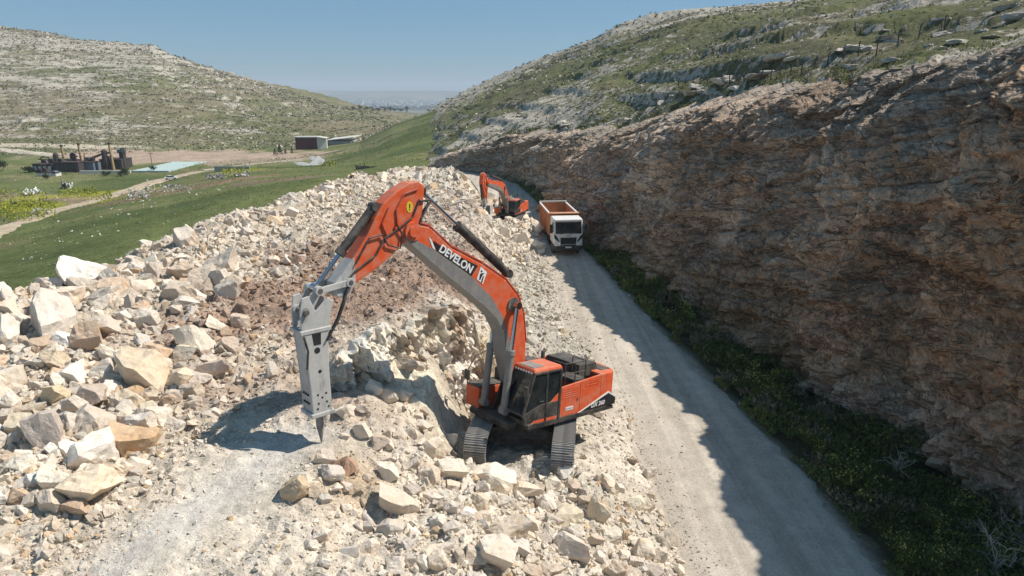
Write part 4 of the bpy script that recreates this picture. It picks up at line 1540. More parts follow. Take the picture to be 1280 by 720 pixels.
    b.tube([(1.60, -1.40, 1.7), (1.66, -1.44, 2.5), (1.30, -1.44, 3.05), (.75, -1.40, 3.22), (.35, -1.35, 2.9), (.35, -1.35, 2.5)], .024, 6)
    b.build('guard_rail', M['black'], root)
    b = MB(); b.box((1.62, -1.46, 2.42), (.10, .24, .36)); b.build('mirror', M['black'], root, .03)
    # ---- cab
    b = MB()
    X0, X1, X1b, Y0, Y1 = -.12, 1.08, 1.50, .48, 1.46
    Z0, Z1 = 1.38, 3.08

    def pillar(pp, r=.05): b.tube(pp, r, 6)
    for y in (Y0, Y1):
        pillar([(X1b, y, Z0 + .35), (X1, y, Z1)], .055)
        pillar([(X0, y, Z0), (X0, y, Z1)], .07)
        pillar([(X1b, y, Z0 + .35), (X1b - .12, y, Z0)], .055)
        pillar([(X0, y, Z1), (X1, y, Z1)], .06)
        pillar([(.50, y, Z0), (.50, y, Z1)], .05)
    pillar([(X1, Y0, Z1), (X1, Y1, Z1)], .055)
    pillar([(X1b, Y0, Z0 + .35), (X1b, Y1, Z0 + .35)], .05)
    b.box(((X0 + X1b) / 2 - .06, (Y0 + Y1) / 2, Z0 + .05), (X1b - X0 - .1, Y1 - Y0, .14))
    b.prism([(X0, Z0 + .1), (X1b - .1, Z0 + .1), (X1b, Z0 + .38), (.75, Z0 + .62), (X0, Z0 + .62)], Y1 - .05, Y1 + .02)
    b.prism([(X0, Z0 + .1), (X1b - .1, Z0 + .1), (X1b, Z0 + .38), (X0, Z0 + .7)], Y0 - .02, Y0 + .04)
    b.box((X0 + .03, (Y0 + Y1) / 2, (Z0 + Z1) / 2 - .3), (.08, Y1 - Y0, 1.0))
    cab = b.build('cab', M['black'], root, .012)
    b = MB(); b.prism([(X1b + .01, Z0 + .40), (X1 + .01, Z1 - .03), (X1 - .02, Z1 - .03), (X1b - .02, Z0 + .40)], Y0 + .03, Y1 - .03)
    b.build('windscreen', M['glass'], cab)
    b = MB(); b.prism([(.55, Z0 + .64), (X1b - .06, Z0 + .42), (X1 - .04, Z1 - .06), (.55, Z1 - .06)], Y1 - .012, Y1 + .008)
    b.build('door_window', M['glass'], cab)
    b = MB(); b.prism([(X0 + .07, Z0 + .64), (.45, Z0 + .64), (.45, Z1 - .06), (X0 + .07, Z1 - .06)], Y1 - .012, Y1 + .008)
    b.build('side_window', M['glass'], cab)
    b = MB(); b.prism([(X0 + .07, Z0 + .72), (X1b - .06, Z0 + .42), (X1 - .04, Z1 - .06), (X0 + .07, Z1 - .06)], Y0 - .008, Y0 + .012)
    b.build('side_window', M['glass'], cab)
    b = MB(); b.box((X0 - .012, (Y0 + Y1) / 2, 2.72), (.02, Y1 - Y0 - .1, .55)); b.build('rear_window', M['glass'], cab)
    b = MB(); b.box((.72, Y1 + .035, 2.1), (.18, .03, .035)); b.build('door_handle', M['black'], cab, .01)
    b = MB(); b.box(((X0 + X1) / 2, (Y0 + Y1) / 2, Z1 + .09), (X1 - X0 + .12, Y1 - Y0 + .10, .15), top=(.93, .90))
    rf = b.build('cab_roof', M['orange'], cab, .05)
    b = MB(); b.box((.80, (Y0 + Y1) / 2, Z1 + .172), (.50, .74, .02)); b.build('roof_hatch', M['grey'], rf, .01)
    b = MB()
    for k in range(7): b.box((X1 + .05, Y0 + .10 + k * .13, Z1 + .02), (.05, .06, .05))
    b.build('visor_vent', M['whitedecal'], cab)
    b = MB(); b.box((.25, .97, 1.95), (.45, .5, .14)); b.box((.02, .97, 2.3), (.12, .48, .7)); b.build('seat', M['black'], cab, .04)
    b = MB(); b.tube([(X1b, Y1 + .02, 2.2), (X1b + .12, Y1 + .2, 2.3), (X1b + .12, Y1 + .2, 2.7)], .018, 6); b.box((X1b + .12, Y1 + .22, 2.62), (.06, .18, .34))
    b.build('door_mirror', M['black'], cab)
    # ---- boom
    top, bot, div, pv, foot = pose['boomtop'], pose['boombot'], pose['div'], pose['pivot'], pose['foot']
    hw = .34
    up_ = div + top[::-1]
    b = MB(); b.prism([tuple(p) for p in pose['boomprof']], -hw, hw)
    boom = b.build('boom', M['orange'], root, .03)
    b = MB(); b.prism(pose['greyprof'], -hw - .006, hw + .006)
    b.build('grey_band', M['grey'], boom, .02)
    b = MB(); b.cyl((foot[0], -.42, foot[1]), (foot[0], .42, foot[1]), .20, n=18); smooth_by_angle(b.build('foot_pin', M['steel'], boom))
    b = MB(); b.cyl((pv[0], -.44, pv[1]), (pv[0], .44, pv[1]), .16, n=18); b.cyl((pv[0], -.38, pv[1]), (pv[0], .38, pv[1]), .27, n=20); smooth_by_angle(b.build('boom_tip', M['orange'], boom))
    cp = pose['cylpin']
    b = MB(); b.cyl((cp[0], -.66, cp[1]), (cp[0], .66, cp[1]), .10, n=14); b.cyl((cp[0], -.40, cp[1]), (cp[0], .40, cp[1]), .24, n=20); smooth_by_angle(b.build('cylinder_pin', M['steel'], boom))
    for sy in (1, -1): cylinder('boom_cylinder', root, pose['cylbase'], cp, sy * .54, .125, .56, 'grey', .55)
    # hoses and pipes along the back of the boom
    for k, y in enumerate((-.24, -.12, .06, .18, .28)):
        pts = [(p[0] + n[0] * (.07 + .02 * (k % 2)), y, p[1] + n[1] * (.07 + .02 * (k % 2))) for p, n in pose['topn']]
        b = MB(); b.tube(pts, .032 if k % 2 else .026, 6); b.build('oil_pipe', M['redhose'] if k in (1, 3, 4) else M['hose'], boom)
    for (x, z), (nx, nz) in pose['topn'][1:-1]:
        b = MB(); b.box((x + nx * .07, 0, z + nz * .07), (.09, .64, .05), Matrix.Rotation(-math.atan2(-nx, nz), 3, 'Y'))
        b.build('pipe_clamp', M['orange'], boom)
    # loops of hose from boom to arm
    a0 = pose['topn'][0][0]
    for k, y in enumerate((-.30, -.16, .16, .30)):
        e = pose['hose_end']
        m1 = (a0[0] + .30 - .05 * k, a0[1] + .45)
        pts = []
        for q in range(10):
            t = q / 9
            p = [(1 - t) ** 3 * a + 3 * (1 - t) ** 2 * t * c + 3 * (1 - t) * t * t * d + t ** 3 * g for a, c, d, g in zip(a0, (a0[0] - .1, a0[1] + .45 + .06 * k), (e[0] - .75, e[1] - .15 + .1 * k), e)]
            pts.append((p[0], y, p[1]))
        b = MB(); b.tube(pts, .030, 7); b.build('hydraulic_hose', M['hose'], boom)
    # ---- arm
    b = MB(); b.prism(pose['arm'], -.27, .27)
    arm = b.build('arm', M['orange'], root, .035)
    b = MB(); b.prism(pose['armgrey'], -.285, .285); b.build('worn_end', M['worn'], arm, .02)
    cylinder('arm_cylinder', root, pose['acyl'][0], pose['acyl'][1], 0, .135, .60, 'black', .5)
    cylinder('bucket_cylinder', root, pose['bcyl'][0], pose['bcyl'][1], 0, .125, .58, 'black', .5)
    # arm hoses and warning sticker
    for k, pts in enumerate(pose['armhoses']):
        y = (.30, .33, -.30, .31, .30)[k % 5]
        b = MB(); b.tube([(p[0], y, p[1]) for p in pts], .026, 6)
        b.build('hydraulic_hose', M['hose'] if k % 2 else M['redhose'], arm)
    if pose.get('marks'):
        b = MB()
        cx_, cz_ = pose['sticker']
        b.prism([(cx_ + .11 * math.cos(k / 10 * 2 * math.pi), cz_ + .17 * math.sin(k / 10 * 2 * math.pi)) for k in range(10)], .272, .280)
        st = b.build('warning_sticker', M['yellow'], arm)
        b = MB(); b.box((cx_, .283, cz_ + .03), (.03, .006, .12)); b.box((cx_, .283, cz_ - .07), (.03, .006, .03)); b.build('exclamation_mark', M['blackdecal'], st)
    # links
    L = pose['link']
    for nm, (p, q), y in (('rocker_link', (L[0], L[1]), .33), ('rocker_link', (L[0], L[1]), -.33), ('bucket_link', (L[0], L[2]), .24), ('bucket_link', (L[0], L[2]), -.24)):
        b = MB()
        d = Vector((q[0] - p[0], 0, q[1] - p[1])); ln = d.length; d.normalize()
        ang = math.atan2(d.z, d.x)
        b.box(((p[0] + q[0]) / 2, y, (p[1] + q[1]) / 2), (ln, .07, .17), Matrix.Rotation(-ang, 3, 'Y'))
        for e in (p, q): b.cyl((e[0], y - .06, e[1]), (e[0], y + .06, e[1]), .13, n=14)
        b.build(nm, M['worn'], root, .012)
    b = MB()
    for e in L: b.cyl((e[0], -.40, e[1]), (e[0], .40, e[1]), .07, n=12)
    b.build('link_pins', M['steel'], root)


# big machine: outlines measured on its own side plane (x forward, z up, metres)
P1 = dict(trk=TRK, marks=True)
P1['boomtop'] = [(5.35, 7.92), (4.66, 7.8), (3.82, 7.17), (2.59, 6.62), (1.56, 6.03), (1.0, 5.46), (.72, 4.83), (.55, 3.87), (.46, 2.6)]
P1['boombot'] = [(5.46, 7.50), (4.85, 7.05), (4.02, 6.42), (3.17, 5.82), (2.35, 5.24), (1.85, 4.80), (1.50, 4.25), (1.39, 3.60), (1.02, 2.45)]
P1['foot'] = (.74, 2.42)
P1['boomprof'] = P1['boomtop'] + [(.56, 2.28), (.80, 2.20)] + P1['boombot'][::-1]
P1['div'] = [(5.25, 7.43), (4.46, 7.11), (3.01, 6.24), (2.16, 5.50), (1.70, 4.85)]
P1['greyprof'] = [(5.30, 7.52), (4.46, 7.14), (3.01, 6.26), (2.10, 5.48), (1.62, 4.80), (1.30, 4.10), (1.12, 3.0), (1.04, 2.42), (1.05, 2.44), (1.42, 3.60), (1.53, 4.25), (1.88, 4.79), (2.37, 5.22), (3.19, 5.80), (4.04, 6.40), (4.87, 7.03), (5.48, 7.48)]
P1['pivot'] = (5.20, 7.68)
P1['cylpin'] = (1.22, 5.22)
P1['cylbase'] = (1.55, 1.65)


def with_normals(pts):
    out = []
    for i, p in enumerate(pts):
        a, b = pts[max(i - 1, 0)], pts[min(i + 1, len(pts) - 1)]
        d = Vector((b[0] - a[0], b[1] - a[1])).normalized()
        n = (d.y, -d.x)
        if n[1] < 0 and abs(n[1]) > abs(n[0]): n = (-n[0], -n[1])
        if abs(n[0]) > abs(n[1]) and n[0] > 0: n = (-n[0], -n[1])
        out.append((p, n))
    return out


P1['topn'] = with_normals([(4.95, 7.86)] + P1['boomtop'][1:8])
P1['arm'] = [(4.80, 8.98), (5.02, 9.12), (5.33, 9.06), (5.76, 8.80), (6.16, 8.46), (6.42, 8.02), (6.64, 7.56), (7.08, 6.90), (7.46, 6.42), (7.58, 6.24), (7.38, 6.02), (7.08, 6.18), (6.34, 6.62), (5.84, 6.98), (5.45, 7.34), (5.10, 7.42), (4.95, 7.70), (4.84, 8.31)]
P1['armgrey'] = [(7.02, 6.98), (7.58, 6.28), (7.52, 5.92), (7.22, 5.86), (6.96, 6.28)]
P1['acyl'] = ((1.25, 6.22), (4.78, 8.84))
P1['bcyl'] = ((6.30, 8.36), (8.02, 6.16))
P1['link'] = ((8.05, 6.12), (7.16, 6.30), (8.42, 5.56))
P1['hose_end'] = (4.95, 8.55)
P1['sticker'] = (5.30, 8.38)
P1['armhoses'] = [[(5.05, 8.9), (5.5, 8.75), (5.75, 8.3), (5.7, 7.9)], [(5.75, 7.9), (5.55, 7.6), (5.6, 7.2), (6.0, 7.3), (6.2, 7.6), (6.6, 7.5), (7.0, 6.8)], [(5.6, 8.6), (6.1, 8.1), (6.6, 7.5), (7.1, 6.7)], [(5.0, 8.6), (5.2, 8.1), (5.6, 7.8), (6.1, 7.5), (6.4, 7.0), (7.0, 6.6), (7.4, 6.2)], [(6.0, 8.35), (6.2, 7.9), (6.0, 7.5), (6.3, 7.1)]]

ex = empty('excavator', M=EXM)
tag(ex, 'large orange excavator with grey breaker hammer standing on the rubble', 'excavator')
excavator(ex, P1)
boom = [c for c in ex.children if c.name.startswith('boom') and c.data and c.name.split('.')[0] == 'boom'][0]
# lettering panel on the near side of the boom
pr = [(4.62, 7.36), (4.46, 7.13), (3.01, 6.25), (2.82, 6.62), (3.60, 7.02), (3.86, 7.14)]
b = MB(); b.prism([(4.50, 7.40), (4.36, 7.10), (3.01, 6.27), (2.78, 6.58), (3.80, 7.02)], .342, .352)
pn = b.build('name_panel', M['blackdecal'], boom)
b = MB(); b.prism([(4.66, 7.50), (4.50, 7.18), (4.40, 7.12), (4.56, 7.44)], .342, .352)
b.build('white_edge', M['whitedecal'], boom)
tm = text_mesh('DEVELON', .40, 'lettering', M['whitedecal'], .004, .012)
o = link('lettering', tm, None, pn)
wd = max(v.co.x for v in tm.vertices)
o.matrix_local = frame2d((4.30, 7.10), (3.02, 6.33), .356) @ Matrix.Diagonal((1.44 / wd, .86, 1, 1))
b = MB(); b.prism([(2.66, 6.55), (2.40, 6.36), (2.55, 5.98), (2.80, 6.16)], .342, .352)
lg = b.build('logo_panel', M['whitedecal'], boom)
b = MB()
b.cyl((2.625, .350, 6.40), (2.625, .357, 6.40), .035, n=12)
b.prism([(2.68, 6.30), (2.64, 6.34), (2.50, 6.33), (2.58, 6.28), (2.66, 6.12), (2.71, 6.14)], .350, .357)
b.prism([(2.56, 6.25), (2.52, 6.24), (2.58, 6.02), (2.63, 6.05)], .350, .357)
b.build('black_figure', M['blackdecal'], lg)

# breaker hammer hanging from the arm
T0, T1 = Vector((8.18, 5.45)), Vector((7.88, 2.62))
ax = (T1 - T0).normalized(); nx = Vector((-ax.y, ax.x))


def bk(a, c):
    p = T0 + ax * a + nx * c
    return (p.x, p.y)


b = MB()
for y in (-.30, .24): b.prism([bk(-.52, .30), bk(-.56, .10), bk(-.12, -.06), bk(-.45, -.44), bk(-.30, -.58), bk(.10, -.46), bk(.45, -.38), bk(.45, .38), bk(-.1, .38)], y, y + .06)
b.prism([bk(.35, -.44), bk(.35, .44), bk(.47, .44), bk(.47, -.44)], -.36, .36)
hd = b.build('breaker_bracket', M['worn'], ex, .02)
b = MB()
for y in (-.34, .26): b.prism([bk(.45, -.35), bk(.45, .37), bk(1.5, .32), bk(2.84, .30), bk(2.84, -.26), bk(1.5, -.28)], y, y + .08)
b.prism([bk(.48, .28), bk(.48, .35), bk(2.75, .28), bk(2.75, .21)], -.26, .26)
b.prism([bk(.75, -.31), bk(.75, -.24), bk(2.75, -.17), bk(2.75, -.24)], -.26, .26)
bd = b.build('breaker_housing', M['worn'], ex, .025)
b = MB(); b.prism([bk(2.72, -.33), bk(2.72, .36), bk(2.84, .36), bk(2.84, -.33)], -.38, .38); b.build('end_plate', M['worn'], bd, .02)
b = MB()
for a, c, r in ((.95, .02, .085), (1.55, .0, .05), (2.2, .12, .03), (2.2, -.12, .03), (2.45, .12, .03), (2.45, -.12, .03), (2.3, 0, .03), (2.6, .16, .03), (2.6, -.16, .03)):
    p = bk(a, c); b.cyl((p[0], .33, p[1]), (p[0], .346, p[1]), r, n=12)
for a in (2.2, 2.45):
    p = bk(a, .28); q = bk(a, .34)
    for y in (-.14, .0, .14): b.cyl((p[0], y, p[1]), (q[0], y, q[1]), .032, n=10)
b.build('bolt_hole', M['blackdecal'], bd)
b = MB()
p = [bk(.46, -.13), bk(.46, .13), bk(.80, .10), bk(.80, -.10)]
b.prism(p, .338, .345); b.build('housing_opening', M['blackdecal'], bd)
b = MB(); b.tube([(*bk(.5, .36)[:1], .36, bk(.5, .36)[1]), (bk(.9, .30)[0], .40, bk(.9, .30)[1]), (bk(1.4, .36)[0], .37, bk(1.4, .36)[1])], .03, 6); b.build('hydraulic_hose', M['hose'], bd)
p, q, e = bk(2.7, 0), bk(3.25, 0), bk(3.75, 0)
b = MB(); b.cyl((p[0], 0, p[1]), (q[0], 0, q[1]), .105, n=16); b.cyl((q[0], 0, q[1]), (e[0], 0, e[1]), .105, .02, n=16)
smooth_by_angle(b.build('chisel', M['shoe'], ex))
for k, y in enumerate((.20, .28)):
    b = MB(); b.tube([(7.1, y, 6.5), (7.35, y + .12, 5.8), (7.55, y + .16, 5.3), (7.85, y + .10, 4.75)], .032, 7); b.build('hydraulic_hose', M['hose'], hd)

# ---- second machine, far down the cutting, with a bucket
A2 = R(64)
h2 = Vector((-math.cos(A2), -math.sin(A2), 0)); l2 = Vector((math.sin(A2), -math.cos(A2), 0))
S2 = .73
EX2M = Matrix(((h2.x, l2.x, 0, EX2.x), (h2.y, l2.y, 0, EX2.y), (h2.z, l2.z, 1, EX2.z), (0, 0, 0, 1))) @ Matrix.Scale(S2, 4)
P2 = dict(P1); P2['marks'] = False; P2['trk'] = R(20)
RB = R(-17)


def rb(p): return rot2(p, P1['foot'], RB)


for k in ('boomprof', 'greyprof', 'boomtop', 'boombot', 'div'): P2[k] = [rb(p) for p in P1[k]]
P2['pivot'] = rb(P1['pivot']); P2['cylpin'] = rb(P1['cylpin'])
P2['topn'] = with_normals([rb(p) for p, n in P1['topn']])
RA = R(-46)


def ra(p): return rot2(p, P1['pivot'], RA, 1.0, P2['pivot'])


for k in ('arm', 'armgrey'): P2[k] = [ra(p) for p in P1[k]]
P2['acyl'] = (rb(P1['acyl'][0]), ra(P1['acyl'][1])); P2['bcyl'] = (ra(P1['bcyl'][0]), ra(P1['bcyl'][1]))
P2['link'] = tuple(ra(p) for p in P1['link']); P2['hose_end'] = ra(P1['hose_end'])
P2['armhoses'] = [[ra(p) for p in q] for q in P1['armhoses']]
ex2 = empty('excavator', M=EX2M)
tag(ex2, 'smaller orange excavator with grey bucket working beyond the rubble by the road bend', 'excavator')
excavator(ex2, P2)
tip = ra((7.42, 6.05))
b = MB()
prof = [(.55 * math.cos(t) - .35, -.62 + .62 * math.sin(t)) for t in [R(a) for a in range(60, 301, 20)]]
inn = [(.50 * math.cos(t) - .35, -.62 + .56 * math.sin(t)) for t in [R(a) for a in range(60, 301, 20)]]
sh = [(tip[0] + x, tip[1] + z) for x, z in prof] + [(tip[0] + x, tip[1] + z) for x, z in inn[::-1]]
b.prism(sh, -.72, .72)
for y in (-.74, .69): b.prism([(tip[0] + x, tip[1] + z) for x, z in prof], y, y + .05)
bu = b.build('bucket', M['worn'], ex2, .015)
b = MB()
for k in range(5): b.box((tip[0] + .02, -.6 + k * .3, tip[1] - 1.18), (.22, .11, .08))
b.build('bucket_teeth', M['steel'], bu)


# ------------------------------------------------------------------ dump truck
def dump_truck():
    pz = at_z(710, 320, 0.05)
    hd = Vector((.10, -.995, 0)).normalized()
    lf = Vector((-hd.y, hd.x, 0))
    T = Matrix(((hd.x, lf.x, 0, pz[0]), (hd.y, lf.y, 0, pz[1]), (0, 0, 1, .05), (0, 0, 0, 1)))
    r = empty('dump_truck', M=T)
    tag(r, 'white-cabbed dump truck with an orange tipping body on the gravel road', 'truck')
    b = MB()
    for y in (-.45, .37): b.box((-4.2, y + .04, .92), (7.6, .09, .26))
    for x in (-.6, -2.6, -4.6, -7.6): b.box((x, 0, .9), (.12, .9, .2))
    b.box((-3.0, -1.0, .75), (1.1, .5, .5)); b.box((-3.0, 1.0, .75), (1.1, .5, .5))
    b.build('chassis', M['black'], r, .01)

    def wheel(x, y, dual):
        w = MB()
        for k in ((0,) if not dual else (-.16, .16)):
            prof = [(.30, -.13), (.46, -.14), (.51, -.10), (.52, 0), (.51, .10), (.46, .14), (.30, .13)]
            n = 24
            vs = [(q * math.cos(2 * math.pi * i / n) + x, y + k + yy, .52 + q * math.sin(2 * math.pi * i / n)) for i in range(n) for q, yy in prof]
            m = len(prof)
            fs = [(i * m + j, i * m + (j + 1) % m, ((i + 1) % n) * m + (j + 1) % m, ((i + 1) % n) * m + j) for i in range(n) for j in range(m)]
            w.add(vs, fs)
        o = smooth_by_angle(w.build('wheel', M['tyre'], r))
        w = MB(); w.cyl((x, y - .12, .52), (x, y + .12, .52), .30, .27, n=18); w.cyl((x, y - .16, .52), (x, y + .16, .52), .12, n=12)
        w.build('rim', M['grey'], o)
    for sy in (-1, 1):
        wheel(-1.35, sy * 1.05, False)
        for x in (-3.1, -5.6, -6.95): wheel(x, sy * .98, x < -5)
    # cab
    b = MB()
    b.prism([(0, .95), (.02, 1.85), (-.16, 2.95), (-.42, 3.08), (-2.05, 3.08), (-2.15, 2.9), (-2.15, .95)], -1.20, 1.20)
    cab = b.build('cab', M['white'], r, .06)
    b = MB(); b.prism([(.028, 1.90), (-.135, 2.86), (-.165, 2.86), (-.0, 1.90)], -1.08, 1.08); b.build('windscreen', M['glass'], cab, .01)
    b = MB(); b.box((.03, .35, 1.92), (.03, .7, .025), Matrix.Rotation(R(20), 3, 'X')); b.box((.03, -.45, 1.92), (.03, .7, .025), Matrix.Rotation(R(20), 3, 'X')); b.build('wiper', M['black'], cab)
    b = MB(); b.box((-.22, 0, 3.03), (.36, 2.3, .10), top=(.8, 1)); b.build('sun_visor', M['white'], cab, .03)
    for sy in (-1, 1):
        b = MB(); b.prism([(-.25, 1.95), (-.36, 2.78), (-1.15, 2.78), (-1.15, 1.95)], sy * 1.195, sy * 1.212); b.build('door_window', M['glass'], cab)
        b = MB(); b.box((-1.02, sy * 1.215, 1.75), (.2, .03, .05)); b.build('door_handle', M['black'], cab)
        b = MB(); b.tube([(-.2, sy * 1.2, 2.75), (.05, sy * 1.45, 2.72)], .02, 6); b.box((.05, sy * 1.46, 2.35), (.10, .24, .72)); b.build('wing_mirror', M['black'], cab, .03)
        b = MB(); b.prism([(.74, 1.15), (1.18, 1.55), (1.22, 1.90), (1.02, 1.72), (.78, 1.32)] if sy > 0 else [(-.74, 1.15), (-1.18, 1.55), (-1.22, 1.90), (-1.02, 1.72), (-.78, 1.32)], -.02, .035, 'x'); b.build('corner_vane', M['blackdecal'], cab)
        b = MB(); b.box((.06, sy * .98, .86), (.08, .36, .20)); b.build('headlight', M['whitedecal'], r, .03)
        b = MB(); b.prism([(.03, .62), (.10, .66), (.10, 1.10), (.03, 1.20)], sy * .78 - .10, sy * .78 + .10); b.build('bumper_corner', M['white'], r, .03)
    b = MB(); b.box((.025, 0, 1.30), (.05, 1.28, .56), top=(1, 1.06)); gr = b.build('grille', M['blackdecal'], cab, .02)
    for k in range(4):
        b = MB(); b.box((.058, 0, 1.11 + k * .13), (.02, 1.2, .035)); b.build('grille_bar', M['black'], gr)
    b = MB(); b.box((.035, 0, 1.72), (.02, .42, .06)); b.build('badge', M['grey'], cab)
    b = MB(); b.box((.0, 0, .72), (.26, 2.34, .40)); bp = b.build('bumper', M['black'], r, .04)
    b = MB(); b.box((.14, 0, .78), (.012, .52, .12)); b.build('number_plate', M['whitedecal'], bp)
    # body
    b = MB()
    x0, x1, zb, zt = -8.3, -2.45, 1.25, 3.12
    for sy in (-1, 1): b.prism([(x0, zb), (x1, zb), (x1, zt), (x0, zt)], sy * 1.17, sy * 1.25)
    b.box(((x0 + x1) / 2, 0, zb + .05), (x1 - x0, 2.4, .10))
    b.prism([(x1 + .08, zb), (x1 + .08, zt + .12), (x1 - .06, zt + .12), (x1 - .06, zb)], -1.25, 1.25)
    body = b.build('dump_body', M['dumporange'], r, .02)
    b = MB(); b.box((x0, 0, (zb + zt) / 2 + .05), (.10, 2.5, zt - zb)); b.build('tailgate', M['dumporange'], body, .02)
    b = MB()
    for sy in (-1, 1): b.box(((x0 + x1) / 2, sy * 1.22, zt + .04), (x1 - x0, .16, .10))
    b.box((x0, 0, zt + .14), (.14, 2.6, .14)); b.build('top_rail', M['palewall'], body, .02)
    b = MB()
    for k in range(7):
        for sy in (-1, 1): b.box((x0 + .5 + k * .8, sy * 1.28, (zb + zt) / 2), (.11, .07, zt - zb - .05))
    b.build('body_rib', M['dumporange'], body, .01)
    b = MB(); b.prism([(x1 + .06, zt), (x1 + .55, zt + .10), (x1 + .55, zt + .17), (x1 - .05, zt + .17)], -1.27, 1.27); b.build('headboard_canopy', M['dumporange'], body, .02)
    # spoil in the body
    n = 26
    gx, gy = np.linspace(x0 + .1, x1 - .1, n), np.linspace(-1.14, 1.14, n)
    GX, GY = np.meshgrid(gx, gy, indexing='ij')
    GZ = 2.1 + .35 * np.exp(-((GX + 5.4) / 2) ** 2 - (GY / .8) ** 2) + .10 * fbm(GX * 2.2, GY * 2.2, 0, 3, 120)
    me = mesh_np('load', np.stack([GX, GY, GZ], 2).reshape(-1, 3), [grid_faces(n, n, True)], False, np.full((n * n, 3), .42) * np.array((1, .85, .68)))
    tag(link('load', me, M['pile'], body), kind='stuff')


dump_truck()

# ------------------------------------------------------------------ plants
def leaf_arrays(pos, size, rg, aspect=.32, up=.6):
    n = len(pos)
    d = rg.normal(size=(n, 3)); d[:, 2] = np.abs(d[:, 2]) * .6 + up
    d /= np.linalg.norm(d, axis=1)[:, None]
    s = np.cross(d, rg.normal(size=(n, 3))); s /= np.linalg.norm(s, axis=1)[:, None] + 1e-9
    L = size[:, None]
    bend = rg.normal(size=(n, 3)) * .12 * L
    P = np.stack([pos, pos + d * L * .5 + s * L * aspect, pos + d * L + bend, pos + d * L * .5 - s * L * aspect], 1)
    F = np.arange(n * 4).reshape(n, 4)
    return P.reshape(-1, 3), F


def leaves(name, pos, size, tint, rg, parent=None, aspect=.32, up=.6, kind=None):
    V, F = leaf_arrays(pos, size, rg, aspect, up)
    me = mesh_np(name, V, [F], False, np.repeat(tint, 4, 0))
    o = link(name, me, M['leaf'], parent)
    return tag(o, kind=kind) if kind else o


def greens(n, rg, a, b):
    t = rg.uniform(0, 1, n)[:, None]
    return (np.array(a) * (1 - t) + np.array(b) * t) * rg.uniform(.8, 1.2, n)[:, None]


def footx(Y): return np.interp(Y, FT[:, 1], FT[:, 0])


# weeds in the ditch between road and cut face
rg = np.random.default_rng(21)
n = 90000
Y = np.exp(rg.uniform(math.log(8), math.log(112), n))
q = rg.uniform(0, 1, n)
a, b = XR(Y) + .05, footx(Y) + 1.0
X = a + (b - a) * q
cl = fbm(X * .7, Y * .5, 0, 3, 131)
keep = (cl > -.55 + .5 * (q < .12)) & (X > a)
X, Y, q, cl = X[keep], Y[keep], q[keep], cl[keep]
hgt = np.clip(.18 + .55 * np.maximum(cl, 0) + .25 * sstep((q - .55) / .3), .08, 1.2)
Z = -.1 + hgt * rg.uniform(0, 1, len(X)) ** .8
sz = (.05 + .10 * rg.uniform(0, 1, len(X))) * np.maximum(1, Y / 16)
yellow_green = sstep(fbm(X * .3, Y * .25, 5, 3, 132) + .4)[:, None]  # noise patches of lighter, yellower green leaves
ct = greens(len(X), rg, (.085, .125, .034), (.14, .185, .052)) * (1 - yellow_green) + greens(len(X), rg, (.14, .20, .048), (.21, .25, .075)) * yellow_green
dry = (rg.uniform(0, 1, len(X)) < .10) | (fbm(X * .9, Y * .7, 9, 2, 134) > .42)
ct[dry] = greens(int(dry.sum()), rg, (.22, .19, .11), (.34, .30, .19))
fl = (rg.uniform(0, 1, len(X)) < .012) & (cl > .1)
ct[fl] = np.array((.55, .50, .06)); Z[fl] = hgt[fl]; sz[fl] *= .6
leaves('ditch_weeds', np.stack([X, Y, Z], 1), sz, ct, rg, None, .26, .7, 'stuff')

# dry grass and brush on the cut face
n = 7000
w_ = 1 / (12 + np.linalg.norm(FT, axis=1)); w_ /= w_.sum()
i = rg.choice(NC - 1, n, p=w_[:-1] / w_[:-1].sum())
j = np.clip((NV - 1) * np.where(rg.uniform(0, 1, n) < .45, rg.beta(1, 3, n), rg.uniform(0, 1, n)), 0, NV - 2).astype(int)
P = Vc[i, j] + (Vc[i + 1, j] - Vc[i, j]) * rg.uniform(0, 1, (n, 1)) + (Vc[i, j + 1] - Vc[i, j]) * rg.uniform(0, 1, (n, 1))
cl = fbm(P[:, 0] * .35 + P[:, 1] * .35, P[:, 2] * .35, 0, 3, 133)
k = cl > -.05
P, cl = P[k], cl[k]
P[:, 0] -= .04
sz = rg.uniform(.14, .42, len(P)) * np.maximum(1, P[:, 1] / 40)
ct = greens(len(P), rg, (.26, .22, .15), (.40, .35, .26))
ol = rg.uniform(0, 1, len(P)) < .45
ct[ol] = greens(int(ol.sum()), rg, (.09, .10, .04), (.15, .15, .065))
leaves('dry_grass', P, sz, ct, rg, None, .07, .5, 'stuff')


def grid_sample(V, n, rg, wfun, rowmin=0, rowmax=None):
    """random points on a grid of vertices, thinned by weight"""
    a, b = V.shape[:2]
    rowmax = rowmax or b - 1
    i = rg.integers(0, a - 1, n); j = rg.integers(rowmin, rowmax, n)
    P = V[i, j] + (V[i + 1, j] - V[i, j]) * rg.uniform(0, 1, (n, 1)) + (V[i, j + 1] - V[i, j]) * rg.uniform(0, 1, (n, 1))
    w = wfun(P, i, j)
    k = rg.uniform(0, 1, n) < w
    return P[k]


def depth_of(P): return P[:, 1] * math.cos(PITCH) - (P[:, 2] - CAM_H) * math.sin(PITCH)


